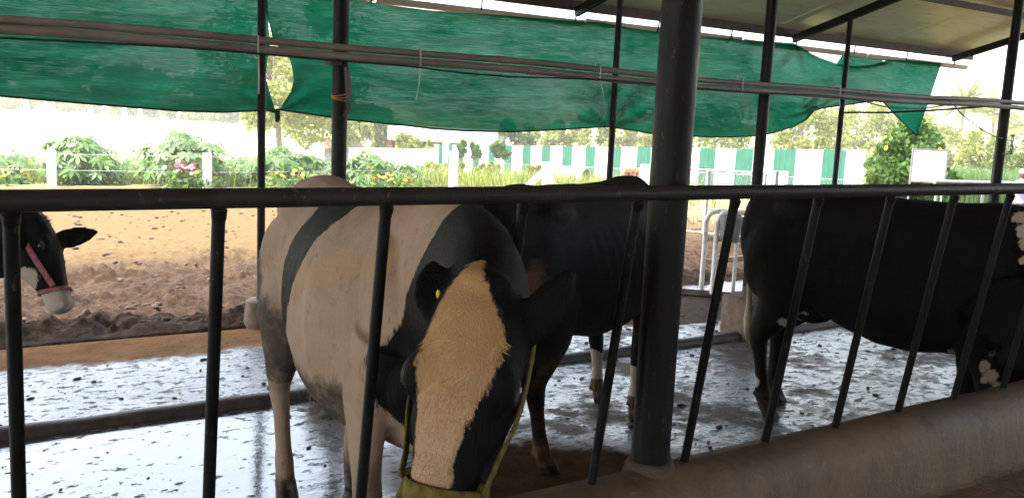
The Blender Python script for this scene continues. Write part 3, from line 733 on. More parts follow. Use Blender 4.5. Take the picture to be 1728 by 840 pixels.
def head_ring(s, grow=0.0, n=28):
    w, f, b = head_at(s); cn = (f + b) / 2; h = (f - b) / 2; out = []
    for k in range(n):
        a = 2 * PI * k / n; c, sn = math.cos(a), math.sin(a)
        e = 0.78
        ll = (w + grow) * math.copysign(abs(c) ** e, c); nn = cn + (h + grow) * math.copysign(abs(sn) ** e, sn)
        if sn < 0: ll *= 1 - 0.33 * (-sn) ** 1.5      # jaw is narrower than the brow
        out.append((s, ll, nn))
    return out

class Cow:
    def __init__(s, name_label, loc, heading, poll, muzzle, face, legs=(0, 0, 0, 0), hs=1.0, scale=1.0, ears=None, belly=0.0, neckmid=None, neck_r=(.30, .17, .165, .105), voxel=0.012, group=None, width=1.0, ribs=.002, ear_s=.035, front=1.0, noudder=False):
        s.noudder = noudder
        s.label = name_label; s.loc = Vector(loc); s.hd = Vector((heading[0], heading[1], 0)).normalized()
        s.M = Matrix(((s.hd.x, -s.hd.y, 0, s.loc.x), (s.hd.y, s.hd.x, 0, s.loc.y), (0, 0, 1, s.loc.z), (0, 0, 0, 1)))
        inv = s.M.inverted(); s.inv = inv; s.scale = scale
        s.poll = inv @ Vector(poll); mz = inv @ Vector(muzzle); s.a = (mz - s.poll).normalized()
        nrm = inv.to_3x3() @ Vector(face); nrm = nrm - s.a * nrm.dot(s.a); s.n = nrm.normalized()
        s.l = s.n.cross(s.a)      # towards the cow's own left when facing along n with a pointing down
        s.hs = hs; s.legs = legs; s.ears = ears; s.belly = belly; s.neckmid = neckmid; s.neck_r = neck_r; s.voxel = voxel; s.group = group; s.width = width; s.ribs = ribs; s.ear_s = ear_s; s.front = front
    def H(s, q): return s.poll + (s.a * q[0] + s.l * q[1] + s.n * q[2]) * s.hs
    def body(s):
        mb = MB(); k = s.scale; W = s.width
        st = [(-.905, .07, 1.22, 1.02), (-.89, .155, 1.32, .88), (-.84, .195, 1.36, .82), (-.70, .225, 1.375, .76), (-.55, .255, 1.39, .71), (-.40, .272, 1.375, .68), (-.2, .305, 1.37, .62 - s.belly), (0, .335, 1.367, .575 - s.belly),
              (.18, .335, 1.37, .565 - s.belly * .8), (.35, .305, 1.38, .585), (.5, .262, 1.39, .60), (.62, .225, 1.385, .62), (.74, .19, 1.34, .66), (.84, .14, 1.26, .74), (.90, .07, 1.14, .84)]
        rings = []
        for x, w, tp, bt in st:
            cz = bt + (tp - bt) * 0.47; rr = []
            for q in range(28):
                a = 2 * PI * q / 28; c, sn = math.cos(a), math.sin(a)
                y = w * W * (1 + (s.front - 1) * sstep(.1, .6, x)) * math.copysign(abs(c) ** 0.85, c)
                z = cz + ((tp - cz) if sn > 0 else (cz - bt)) * math.copysign(abs(sn) ** 0.92, sn)
                if sn > 0: y *= 1 - 0.30 * sn ** 2.0
                rr.append(Vector((x, y, z)) * k)
            rings.append(rr)
        mb.loft(rings)
        def E(c, r, rot=None): mb.ell(Vector(c) * k, [q * k for q in r], rot, 16, 10)
        for sg in (-1, 1):
            E((-.50, sg * .14, 1.25), (.17, .075, .08))
            E((.52, sg * .155 * s.front, 1.0), (.17, .085, .30), Matrix.Rotation(R(-12), 3, 'Y'))       # shoulder blade
            E((.64, sg * .145 * s.front, .88), (.11, .075, .13))
            E((-.62, sg * .165, .96), (.21, .10, .27), Matrix.Rotation(R(14), 3, 'Y'))           # thigh
        E((-.46 if s.noudder else -.42, 0, .70 if s.noudder else .665), (.17, .15, .11))                                                       # udder
        for sx, sy in () if s.noudder else ((-.36, .06), (-.36, -.06), (-.48, .06), (-.48, -.06)): mb.tube([Vector((sx, sy, .60)) * k, Vector((sx, sy, .515)) * k], .016 * k, 8)
        E((.80, 0, .84), (.11, .11, .15))                                                         # brisket
        hind, front = [], []
        for i, (dx, sg, isf) in enumerate(((s.legs[0], -1, 0), (s.legs[1], 1, 0), (s.legs[2], -1, 1), (s.legs[3], 1, 1))):
            if isf == 0:
                J = [(-.60, .15, .98, .21, .11), (-.54, .185, .82, .20, .10), (-.57, .185, .68, .135, .078), (-.655, .175, .56, .09, .058), (-.70, .168, .49, .070, .046), (-.70, .165, .43, .058, .041), (-.685, .16, .33, .041, .033), (-.672, .158, .22, .040, .033), (-.665, .157, .145, .047, .041), (-.645, .157, .09, .044, .040), (-.625, .157, .06, .050, .047)]
            else:
                J = [(.56, .15, 1.0, .15, .08), (.52, .175, .80, .118, .072), (.505, .172, .66, .083, .056), (.50, .165, .53, .058, .045), (.505, .16, .42, .054, .047), (.505, .157, .36, .046, .041), (.505, .155, .24, .035, .031), (.50, .155, .145, .043, .039), (.52, .155, .09, .041, .037), (.535, .155, .06, .049, .046)]
            pts = []; rad = []
            for (x, y, z, rx, ry) in J:
                sh = dx * (1 - z / 0.9) if z < 0.9 else 0
                pts.append(Vector((x + sh, sg * y, z)) * k); rad.append((ry * k, rx * k))
            mb.tube(pts, rad, 16, ref=(1, 0, 0))
            hx = J[-1][0] + dx * (1 - .05 / .9) + .012; hy = sg * J[-1][1]
            for tq in (-1, 1):      # cloven hoof, two claws
                rr = []
                for (ox, oz, rx, ry) in ((-.012, .075, .034, .017), (.0, .045, .047, .022), (.012, .018, .056, .025), (.016, 0.0, .058, .0255)):
                    rr.append([Vector((hx + ox + rx * math.cos(a) * (1.0 if math.cos(a) > 0 else .75), hy + tq * .0245 + ry * math.sin(a), oz)) * k for a in np.linspace(0, 2 * PI, 12, endpoint=False)])
                mb.loft(rr)
            for tq in (-1, 1): E((J[-3][0] + dx * .85 - .045, hy + tq * .02, .115), (.014, .013, .018))      # dew claws
        # neck and head
        occ = s.H((.085, 0, -.10)); p0 = Vector((.50, 0, 1.07)) * k; p1 = Vector(s.neckmid if s.neckmid else (.92, 0, 1.10)) * k
        pts = []; rad = []
        for q in range(9):
            t = q / 8; pts.append(p0 * (1 - t) ** 2 + p1 * 2 * t * (1 - t) + occ * t * t)
            tt = t ** 0.9; rad.append(((s.neck_r[1] + (s.neck_r[3] - s.neck_r[1]) * tt) * k, (s.neck_r[0] + (s.neck_r[2] - s.neck_r[0]) * tt) * k))
        mb.tube(pts, rad, 20)
        mb.loft([[s.H(q) for q in head_ring(sv[0])] for sv in HEAD])
        MH = Matrix((s.a, s.l, s.n)).transposed()
        def EH(c, r): mb.ell(s.H(c), [q * s.hs for q in r], MH, 14, 10)
        for sg in (-1, 1):
            EH((.165, sg * .088, -.012), (.050, .030, .036)); EH((.155, sg * .086, .012), (.04, .024, .018)); EH((.24, sg * .074, -.055), (.07, .022, .04)); EH((.17, sg * .066, -.15), (.075, .03, .055))
            EH((.478, sg * .048, -.02), (.032, .026, .026))
        EH((-.03, 0, -.035), (.035, .06, .04))
        for sg in (-1, 1):
            d, nr, ln, wd = s.ears[0 if sg < 0 else 1]
            d = (s.a * d[0] + s.l * d[1] * 1 + s.n * d[2]).normalized(); nr = s.a * nr[0] + s.l * nr[1] + s.n * nr[2]; nr = (nr - d * nr.dot(d)).normalized(); sd_ = d.cross(nr)
            base = s.H((s.ear_s, sg * .082, -.075)); rr = []
            for (t, ww, th) in ((0, .028, .028), (.12, .030, .024), (.25, .042, .018), (.45, .054, .016), (.65, .050, .015), (.82, .036, .014), (.93, .020, .012), (1.0, .009, .009)):
                ctr = base + d * (ln * t)
                ring = []
                for q in range(14):
                    a = 2 * PI * q / 14; u = math.cos(a) * ww * wd
                    cup = 0.30 * abs(u) ** 1.0 * (1 if t > .2 else t / .2)
                    ring.append(ctr + (sd_ * u + nr * (math.sin(a) * th + cup)) * s.hs)
                rr.append(ring)
            mb.loft(rr)
        me = fuse(mb, s.voxel, 7, 0.5)
        s.me = me; n = len(me.vertices); co = np.empty(n * 3, dtype=np.float32); me.vertices.foreach_get('co', co); co = co.reshape(-1, 3)
        # nostrils and eye corners pressed in; feet trimmed flat
        def dent(c, rad, dep, dirv):
            c = np.array(c); dd = np.linalg.norm(co - c, axis=1); kk = np.clip(1 - dd / rad, 0, 1); kk = kk * kk * (3 - 2 * kk)
            co[:] = co + np.outer(kk * dep, np.array(dirv))
        for sg in (-1, 1):
            dent(s.H((.488, sg * .046, -.006)), .024 * s.hs, .018 * s.hs, -s.n - s.l * sg * .3)
            dent(s.H((.30, sg * .078, -.06)), .05, .012, -s.l * sg)
        # loose skin, ribs and muscle relief
        for i in range(n):
            v = Vector(co[i]); 
            d = mnoise.noise(v * 4.0) * 0.010 + 0.004 * mnoise.noise(Vector((v.x * 3 + v.z * 9, v.y * 2, v.z * 2))) + mnoise.noise(v * 11) * 0.003
            if -.42 < v.x < .45 and v.z > .72: d += s.ribs * math.sin((v.x + (v.z - 1) * .22) * 2 * PI / .085) * sstep(.72, .9, v.z) * (1 - sstep(1.12, 1.28, v.z)) * (1 - sstep(.25, .45, abs(v.x)))
            if v.z > .1 and v.x < .8:
                nd = Vector((0, v.y, (v.z - 0.95) * .5)); nd.normalize() if nd.length > 1e-6 else None
                co[i] += np.array(nd * d, dtype=np.float32)
        co[:, 2] = np.maximum(co[:, 2], 0.0)
        me.vertices.foreach_set('co', co.ravel()); me.update()
        hc = co - np.array(s.poll); s.S = hc @ np.array(s.a) / s.hs; s.L = hc @ np.array(s.l) / s.hs; s.Nn = hc @ np.array(s.n) / s.hs
        s.co = co / s.scale
        s.ishead = (s.S > -.12) & (s.S < .6) & (np.abs(s.L) < .3) & (s.Nn > -.23) & (s.Nn < .12)
        return me
    def attr(s, name, arr):
        a = s.me.attributes.new(name, 'FLOAT', 'POINT'); a.data.foreach_set('value', np.asarray(arr, dtype=np.float32))
    def finish(s, mat, mask, dirt, tan, skin=None):
        s.attr('mask', mask); s.attr('dirt', dirt); s.attr('tan', tan)
        if skin is None:
            skin = np.where(s.ishead, np.clip((s.S - .445) / .03, 0, 1), 0)
            for sg in (-1, 1):
                d = np.sqrt((s.S - .168) ** 2 + (s.L - sg * .108) ** 2 + (s.Nn + .018) ** 2); skin = np.maximum(skin, np.clip(1.6 - d / .02, 0, 1) * s.ishead)
        hz = np.clip((.062 - s.co[:, 2]) / .012, 0, 1); skin = np.maximum(skin, hz * 0.8)
        s.attr('skin', skin)
        o = link('cow', s.me, mat, None, 'all'); o.matrix_world = s.M
        tag(o, s.label, 'cow', s.group); s.o = o
        for sg in (-1, 1):
            mb = MB(); mb.ell(s.H((.168, sg * .1, -.02)), (.021 * s.hs,) * 3, None, 16, 12); e = mb.build('eye', M['eye'], o, 'all')
            # upper lid
            mb = MB(); pts = []
            for a in np.linspace(-1.15, 1.15, 11):
                pts.append(s.H((.168 + .022 * math.sin(a) * 1.15, sg * (.1 + .0165), -.02)) + (s.n * (.019 * math.cos(a)) + s.l * sg * (-.004)) * s.hs)
            mb.tube(pts, [.002, .004, .0055, .006, .0065, .0065, .0065, .006, .0055, .004, .002], 8); lid = link('eyelid', mb.mesh('eyelid'), M['lid'], o, 'all')
        # tail with a switch
        k = s.scale; mb = MB()
        mb.tube([Vector(p) * k for p in ((-.80, 0, 1.31), (-.88, 0, 1.29), (-.925, .01, 1.18), (-.92, .015, .95), (-.90, .02, .75), (-.89, .025, .62), (-.885, .025, .52), (-.88, .025, .42), (-.88, .025, .36))],
                [.034, .034, .028, .021, .018, .022, .036, .028, .004], 10)
        for q in range(60):
            a = random.uniform(0, 2 * PI); r0 = random.uniform(.004, .028)
            p = Vector((-.886 + r0 * math.cos(a), .025 + r0 * math.sin(a), random.uniform(.46, .62))) * k
            mb.tube([p, p + Vector((random.uniform(-.015, .015), random.uniform(-.015, .015), -random.uniform(.1, .2)))], [.003, .0006], 4)
        t = link('tail', mb.mesh('tail', False), [M[s.tailm], M[getattr(s, 'switchm', s.tailm)]], o, 'all')
        for pl_ in t.data.polygons:
            if pl_.center.z < .80 * k: pl_.material_index = 1
        return o
    def band(s, pts, width, thick, name, mat, parent, wdir=None, seg=6):
        """flat strap along pts (points already in cow space); wdir = direction of its width"""
        P = [Vector(p) for p in pts]; rings = []
        for i, p in enumerate(P):
            t = (P[min(i + 1, len(P) - 1)] - P[max(i - 1, 0)]).normalized(); w = wdir[i] if isinstance(wdir, list) else wdir
            w = (w - t * w.dot(t)).normalized(); nn = t.cross(w)
            rr = []
            for q in range(10):
                a = 2 * PI * q / 10; rr.append(p + w * (math.cos(a) * width / 2) + nn * (math.copysign(abs(math.sin(a)) ** .7, math.sin(a)) * thick / 2) + Vector((mnoise.noise(p * 40 + w * q), mnoise.noise(p * 37), 0)) * .0012)
            rings.append(rr)
        mb = MB(); mb.loft(rings); return link(name, mb.mesh(name, True), mat, parent, 'all')
    def halter(s, mat, bandname='halter', s0=.375, wn=.036, slack=0.008, knot=True, cheek=(-1, 1), w2=.022):
        o = s.o
        ring = head_ring(s0, slack, 36); pts = [s.H((q[0] + .012 * math.sin(i * 2 * PI / 36), q[1], q[2])) for i, q in enumerate(ring)]; pts.append(pts[0])
        h = s.band(pts, wn, .008, bandname, mat, o, s.a)
        for sg in cheek:
            pp = []
            for (ss, f) in ((s0 - .01, -.05), (.30, -.07), (.22, -.085), (.15, -.10), (.09, -.12), (.03, -.15)):
                w, fr, bk = head_at(ss); pp.append(s.H((ss, sg * (w * (.95 if f > -.1 else .88) + .018), f + .02)))
            s.band(smoothpath(pp, 4), w2, .007, 'cheek_strap', mat, h, s.a.cross(s.l) )
            if knot:
                mb = MB(); c = s.H((s0 - .012, sg * (head_at(s0)[0] + .006), -.05)); mb.ell(c, (.017, .017, .019), None, 12, 8); mb.tube([c, c + s.a * .04 + s.l * sg * .01, c + s.a * .09 - s.n * .01], [.011, .009, .006], 8)
                link('knot', mb.mesh('knot'), mat, h, 'all')
        return h

M['coat1'] = coat_mat('holstein_coat_tan', (0.375, 0.275, 0.198), (0.40, 0.225, 0.085), dirtc=(0.06, 0.045, 0.034))
M['coat2'] = coat_mat('holstein_coat', (0.52, 0.45, 0.38), (0.40, 0.27, 0.16), dirtc=(0.10, 0.058, 0.036))
M['lid'] = surf('eyelid_skin', (0.008, 0.008, 0.009), (0.016, 0.015, 0.015), 40, 0.5, 0.3)
M['hair_black'] = surf('black_hair', (0.008, 0.008, 0.009), (0.016, 0.015, 0.015), 40, 0.5, 0.3)
M['hair_cream'] = surf('cream_hair', (0.34, 0.26, 0.18), (0.48, 0.38, 0.28), 40, 0.7, 0.3)
M['hair_tan'], _nt, _b = newmat('tan_hair'); _b.inputs['Roughness'].default_value = .6; _b.inputs['Specular IOR Level'].default_value = .25
_ge = _nt.nodes.new('ShaderNodeNewGeometry'); _n1 = noise(_nt, coords(_nt), 22, 4)
setc(_nt, _b, mixc(_nt, ramp(_nt, _ge.outputs['Random Per Island'], [(0, g(0)), (1, g(0.8))]), ramp(_nt, _n1, [(.35, (.30, .15, .045)), (.65, (.42, .24, .085))]), (.50, .33, .16)))

def poly_sd(px, pz, poly):
    """signed distance to a polygon, positive inside (numpy)"""
    P = np.array(poly, dtype=float); n = len(P); d = np.full(px.shape, 1e9); ins = np.zeros(px.shape, bool)
    for i in range(n):
        a = P[i]; b = P[(i + 1) % n]; e = b - a; L = (e ** 2).sum()
        t = np.clip(((px - a[0]) * e[0] + (pz - a[1]) * e[1]) / L, 0, 1)
        d = np.minimum(d, np.hypot(px - a[0] - t * e[0], pz - a[1] - t * e[1]))
        c = ((a[1] > pz) != (b[1] > pz)) & (px < (b[0] - a[0]) * (pz - a[1]) / (b[1] - a[1] + 1e-12) + a[0]); ins ^= c
    return np.where(ins, d, -d)
def curve(v, keys):
    ks = np.array(keys); return np.interp(v, ks[:, 0], ks[:, 1])

from mathutils.bvhtree import BVHTree
def spot(c, px, py):
    if not hasattr(c, 'bv'): c.bv = BVHTree.FromPolygons([Vector(v) for v in (c.co * c.scale).tolist()], [tuple(p.vertices) for p in c.me.polygons])
    o_ = c.inv @ Vector(CP); d_ = (c.inv.to_3x3() @ Vector(ray(px, py))).normalized(); return c.bv.ray_cast(o_, d_)[0]
def hitd(c, px, py, rh, rv):
    h_ = spot(c, px, py)
    if h_ is None: return np.zeros(len(c.co))
    q = c.co * c.scale; return np.clip(1.25 - np.sqrt(((q[:, 0] - h_.x) ** 2 + (q[:, 1] - h_.y) ** 2) / rh ** 2 + (q[:, 2] - h_.z) ** 2 / rv ** 2), 0, 1)
# ---------------------------------------------------- cow one: white and black, head through the rail
P0 = onD(806, 500, 1.80); PM = onD(716, 925, 1.70)
vd = (Vector((0, 0, CAMH)) - P0).normalized(); right = Vector(CAMR[:, 0])
c1 = Cow('white cow with black patches and tan blaze, pushing its haltered head through the feed rail', (1.355, 3.08, 0), (-0.09, -1.0), P0, PM, vd - right * 0.27 + Vector((0, 0, .05)), legs=(.03, -.02, -.02, .03), hs=1.04, scale=1.05, belly=0.02, width=.88, ribs=.0012, front=.73,
         ears=(((-1.0, -.42, -.25), (.1, .4, 1), .175, .95), ((-1.15, .55, .0), (.1, .35, 1), .20, .85)), neckmid=(1.0, 0.0, 1.27), neck_r=(.32, .13, .165, .105), voxel=0.0095, ear_s=.075)
c1.tailm = 'hair_cream'
c1.body()
x, y, z = c1.co[:, 0], c1.co[:, 1], c1.co[:, 2]
sideR = y < 0
white = np.full(x.shape, 0.3)
band_ = poly_sd(x, z, [(-.16, 1.6), (.16, 1.6), (.12, 1.30), (.04, 1.20), (-.01, 1.08), (-.04, .98), (-.16, .78), (-.22, .72), (-.36, .72), (-.35, .95), (-.29, 1.12), (-.20, 1.27)])
white = np.where(sideR, np.minimum(white, -band_), white)
bandl = poly_sd(x, z, [(-.5, 1.3), (-.1, 1.25), (.2, .95), (.1, .6), (-.3, .7), (-.55, 1.0)]); white = np.where(~sideR, np.minimum(white, -bandl), white)
front = (x - curve(z, [(.2, .62), (.62, .66), (.78, .64), (.95, .63), (1.15, .72), (1.25, .82), (1.35, .92), (1.6, .98)]))          # black neck and shoulder
leg = (z < .62) & (x > .2)
white = np.where(~leg, np.minimum(white, -front), white)
legw = poly_sd(y, z, [(-.5, .25), (-.5, .55), (-.16, .52), (-.155, .30)]) if False else None
white = np.where(leg & (y < 0), np.where(z > .50, -front, np.minimum(.2, np.hypot((x - .57) * 1.0, (z - .42)) - .06)), white)
h_ = spot(c1, 655, 760)
if h_ is not None:
    q = c1.co * c1.scale; white = np.where(z < .62, np.minimum(white, np.sqrt((q[:, 0] - h_.x) ** 2 + (q[:, 1] - h_.y) ** 2 + ((q[:, 2] - h_.z) * .6) ** 2) - .045), white)
bl_c = curve(c1.S, [(-.1, -.03), (0, -.022), (.06, -.008), (.14, -.006), (.25, -.014), (.4, -.018), (.6, -.015)])
bl_w = curve(c1.S, [(-.1, .0), (-.045, .028), (-.01, .05), (.03, .068), (.08, .082), (.14, .079), (.18, .066), (.24, .052), (.3, .044), (.38, .042), (.46, .045), (.6, .05)])
blaze = bl_w - np.abs(c1.L - bl_c); blaze = np.where(c1.Nn < -.06, -0.2, blaze)
white = np.where(c1.ishead & (c1.S > -.09), blaze, np.where((x > .95), -0.3, white))
dirt = np.zeros_like(x)
dirt = np.maximum(dirt, np.clip((.84 + .32 * (-x - .1).clip(0, 1) - z) / .10, 0, 1) * (x < .42) * (z > .52) * .85)         # soiled belly and thigh
dirt = np.maximum(dirt, np.clip(1 - np.hypot((x + .66) / .16, (z - .86) / .30), 0, 1) * 1.6)
dirt = np.maximum(dirt, np.clip((.15 - z) / .06, 0, 1) * .7); dirt = np.maximum(dirt, .30 * (np.hypot((x + .70) / .09, (z - .47) / .09) < 1))
kz = np.clip((z - .36) / .24, 0, 1); dirt = dirt * kz + np.minimum(dirt, np.where(z < .15, .75, .34)) * (1 - kz); dirt = np.maximum(dirt, np.where(white > .01, .26, 0))
dirt = np.where(c1.ishead, 0, dirt)
tan = np.where(c1.ishead, np.clip(1.05 - (c1.S - .05) / .5, .35, 1), .12)
tan = np.maximum(tan, .55 * np.clip(1 - np.abs(z - 1.08 - .25 * x) / .08, 0, 1) * (x > -.1) * (x < .6))
o1 = c1.finish(M['coat1'], white, dirt, tan)
hl = c1.halter(M['rope_y'], s0=.372, wn=.042, w2=.03)
# forelock: curly tan hair over the poll and brow, a child of the cow
mb = MB()
def face_n(sv, lv):
    w, f, b = head_at(sv); t = min(.98, abs(lv) / w); cn = (f + b) / 2; h = (f - b) / 2; return cn + h * (1 - t ** (2 / .78)) ** (.78 / 2)
for i in range(7000):
    sv = random.uniform(-.035, .30) if random.random() < .72 else random.uniform(.2, .37)
    hw = float(np.interp(sv, [-.045, -.01, .03, .08, .14, .18, .24, .3, .38], [.028, .05, .068, .082, .079, .066, .052, .044, .042])); cc = float(np.interp(sv, [0, .06, .14, .25, .4], [-.022, -.008, -.006, -.014, -.018]))
    lv = cc + random.uniform(-1, 1) * hw * .98
    base = c1.H((sv, lv, face_n(sv, lv) - .003))
    curl = 1 - sstep(.12, .26, sv); L = (.012 + .013 * curl) * random.uniform(.6, 1.3) * (1.0 if abs(lv - cc) < hw * .8 else .6)
    sw = mnoise.noise(Vector((sv * 16, lv * 16, 1))) * 3.2 * curl
    dirv = (c1.a * math.cos(sw) + c1.l * (math.sin(sw) + lv * 1.2) ) ; dirv.normalize(); lift = .08 + .14 * curl * random.random()
    d = (dirv + c1.n * lift).normalized(); sidev = d.cross(c1.n).normalized() * .0011
    m_ = base + d * L * .55 + c1.n * .0015; e_ = base + d * L - c1.n * .003
    mb.add([base - sidev, base + sidev, m_ + sidev * .8, m_ - sidev * .8, e_], [(0, 1, 2, 3), (3, 2, 4)], 1 if sv + random.gauss(0, .03) > .21 else 0)
M['hair_pale'] = M['hair_tan'].copy()
for _n in M['hair_pale'].node_tree.nodes:
    if _n.type == 'VALTORGB' and max(_n.color_ramp.elements[1].color[:3]) < .9 and _n.color_ramp.elements[1].color[0] > _n.color_ramp.elements[1].color[2]: _n.color_ramp.elements[0].color = (.34, .215, .13, 1); _n.color_ramp.elements[1].color = (.46, .31, .20, 1)
link('forelock', mb.mesh('forelock', False), [M['hair_tan'], M['hair_pale']], o1, 'all')
mb = MB()
for i in range(0):                                                # dark tuft beside it on the poll
    sv = random.uniform(-.05, .05); lv = random.uniform(.03, .095) + .02 * random.random()
    base = c1.H((sv, lv, face_n(clamp(sv, -.044, .5), min(lv, .08)) - .006)); d = (c1.a * random.uniform(-.3, 1) + c1.l * random.uniform(-.3, 1) + c1.n * .5).normalized(); sdv = d.cross(c1.n).normalized() * .0011
    d = (d - c1.n * .45).normalized(); L = random.uniform(.010, .022); mb.add([base - sdv, base + sdv, base + d * L], [(0, 1, 2)])
link('poll_hair', mb.mesh('poll_hair', False), M['hair_black'], o1, 'all')
# yellow tag in the right ear
mb = MB(); ct = c1.M.inverted() @ (c1.M @ (spot(c1, 741, 497) or c1.H((.03, -.118, -.095)))) + c1.n * .006; mb.ell(ct, (.0045, .005, .010), Matrix((right.cross(c1.n), c1.n, -c1.a)).transposed() if False else None, 12, 8)
link('ear_tag', mb.mesh('ear_tag'), M['yellow'], o1, 'all')

# ---------------------------------------------------- cow two: black, behind, facing away to the right
h2 = Vector((.90, .43, 0)); pl = Vector((3.70, 4.22, 1.16)); c2 = Cow('black cow with white socks and caked dung on its thigh, behind the white cow', (2.84, 3.76, 0), (.90, .40), pl, pl + Vector((.22, .26, -.36)), (.5, .55, .5), legs=(.16, -.12, -.03, .13), scale=1.03,
         ears=(((-.2, -1, -.4), (.1, .4, 1), .16, 1), ((-.2, 1, -.4), (.1, -.4, 1), .16, 1)), neckmid=(.86, .06, 1.16), neck_r=(.28, .17, .15, .10), voxel=.014, hs=.92)
c2.tailm = 'hair_black'; c2.body(); x, y, z = c2.co[:, 0], c2.co[:, 1], c2.co[:, 2]
mask = np.where((z < .36 + .02 * np.sin(x * 40)) & (x > .2), .36 - z, -.3)
dirt = np.where(z < .17, .95, 0.0) + hitd(c2, 900, 490, .11, .17) * .95
dirt = np.maximum(dirt, np.clip((.62 - z) / .3, 0, 1) * .5 * (x < .1)); dirt = np.maximum(dirt, np.clip((.70 - z) / .1, 0, 1) * .42 * (z > .45))
o2 = c2.finish(M['coat2'], mask, dirt, np.full(x.shape, .1))

# ---------------------------------------------------- cow three: black, on the right, head down at the manger
pl = onY(1722, 560, 2.22); c3 = Cow('large all black cow on the right, side on, lowering its head to the manger', (4.44, 2.97, 0), (.16, -1.0), pl, onY(1672, 770, 2.10), (-.35, -.9, .2), legs=(.03, -.12, .04, -.06), scale=1.02, width=.95, noudder=True,
         ears=(((-.1, -1, -.5), (.1, .4, 1), .16, 1), ((-.1, 1, -.5), (.1, -.4, 1), .16, 1)), neckmid=(1.0, 0, 1.13), neck_r=(.315, .20, .27, .14), voxel=.014, belly=.01)
c3.tailm = 'hair_black'; c3.switchm = 'hair_cream'; c3.body(); x, y, z = c3.co[:, 0], c3.co[:, 1], c3.co[:, 2]
mask = np.full(x.shape, -.3)
for cx, cz, r in ((-.50, .60, .030), (.42, .61, .035), (-.42, .66, .012), (-.67, .20, .03)): mask = np.maximum(mask, r - np.hypot((x - cx) * 1.0, z - cz))
for px, py, r, sx in ((1660, 618, .030, 1.2), (1672, 634, .034, 1.0), (1684, 652, .022, 1.2), (1660, 640, .02, 1.0), (1724, 366, .042, 1.0), (1730, 390, .04, 1.0), (1735, 410, .04, 1.0), (1727, 440, .02, 1.0)):
    h_ = spot(c3, px, py)
    if h_ is not None: mask = np.maximum(mask, r - np.sqrt(((x * c3.scale - h_.x) / sx) ** 2 + (y * c3.scale - h_.y) ** 2 + (z * c3.scale - h_.z) ** 2))
dirt = np.where(z < .14, .5, np.clip((.35 - z) / .3, 0, 1) * .5)
o3 = c3.finish(M['coat2'], mask, dirt, np.full(x.shape, .1))

# ---------------------------------------------------- cow four: only its head shows at the left edge
pl = onD(72, 366, 4.7); mz = onD(124, 524, 4.66)
c4 = Cow('black cow with white muzzle and red halter, head lowered at the left edge', (-0.95, 5.62, 0), (1.0, -.12), pl, mz, Vector((.93, -.38, .25)), scale=1.0, hs=1.0,
         ears=(((-.1, -.8, -.6), (.1, .4, 1), .16, 1), ((-.02, .50, 1.0), (.2, -1, .4), .29, 1.1)), ear_s=.12, neckmid=(.80, 0, 1.02), neck_r=(.34, .19, .21, .12), voxel=.0105)
c4.tailm = 'hair_black'; c4.body(); x, y, z = c4.co[:, 0], c4.co[:, 1], c4.co[:, 2]
mask = poly_sd(x, z, [(-.6, .7), (-.3, 1.5), (.1, 1.5), (.2, .9), (-.1, .55)])
hm = np.maximum(c4.S - .395 + .1 * (c4.Nn + .05), .06 - np.hypot(c4.S - .30, (c4.Nn + .16) * .8)); hm = np.maximum(hm, .035 - np.hypot(c4.S + .01, c4.L)); mask = np.where(c4.ishead, hm, np.where(x > .45, -.3, mask))
skin = np.where(c4.ishead, np.clip((c4.S - .50) / .02, 0, 1) * .5, 0)
dirt = np.where(z < .4, .6, 0.0)
o4 = c4.finish(M['coat2'], mask, dirt, np.full(x.shape, .15), skin)
c4.halter(M['rope_r'], s0=.395, wn=.022, knot=False, w2=.030)
mb = MB()
for i in range(500):
    sv = random.uniform(-.05, .03); lv = random.uniform(-.07, .07); base = c4.H((sv, lv, face_n(clamp(sv, -.044, .5), min(abs(lv), .06)) - .008))
    d = (c4.a * random.uniform(-.2, 1) + c4.l * random.uniform(-.6, .6) + c4.n * .7).normalized(); sdv = d.cross(c4.n).normalized() * .0016; L = random.uniform(.015, .04); mb.add([base - sdv, base + sdv, base + d * L], [(0, 1, 2)])
link('poll_hair', mb.mesh('poll_hair', False), M['hair_black'], o4, 'all')
# ================================================================== BEYOND THE SHED
def gp(x, y):
    r = Vector(ray(x, y)); a, b = 0.003, 0.2
    f = lambda t: (lambda q: q.z - terrain(q.x, q.y))(Vector(CP) + r * t)
    t = a
    while t < b and f(t) > 0: t *= 1.02
    return Vector(CP) + r * t
def leaf_quads(mb, pts, size, up=0.4, aspect=1.6):
    for p in pts:
        n = Vector((random.gauss(0, 1), random.gauss(0, 1), random.gauss(0, 1) + up)).normalized()
        a = n.cross(Vector((random.gauss(0, 1), random.gauss(0, 1), random.gauss(0, 1)))).normalized(); b = n.cross(a)
        s = size * random.uniform(.6, 1.35); a = a * s * aspect / 2; b = b * s / 2
        mb.add([p - a, p - a * .2 + b, p + a, p - a * .2 - b], [(0, 1, 2, 3)])
def crown_mesh(rx, ry, rz, n, leaf, clumps, seed, gap=0.5):
    st = random.getstate(); random.seed(seed); mb = MB(); cl = []
    while len(cl) < clumps:
        v = Vector((random.uniform(-1, 1), random.uniform(-1, 1), random.uniform(-1, 1)))
        if .25 < v.length < 1 and v.z > -.75: cl.append((Vector((v.x * rx, v.y * ry, v.z * rz)), random.uniform(.22, .42) * min(rx, rz)))
    pts = []
    for i in range(n):
        c, r = random.choice(cl); d = Vector((random.gauss(0, 1), random.gauss(0, 1), random.gauss(0, .8))).normalized() * r * random.random() ** .4
        pts.append(c + d)
    leaf_quads(mb, pts, leaf); random.setstate(st)
    me = mb.mesh('crown', False); return me, cl
_crowns = {}
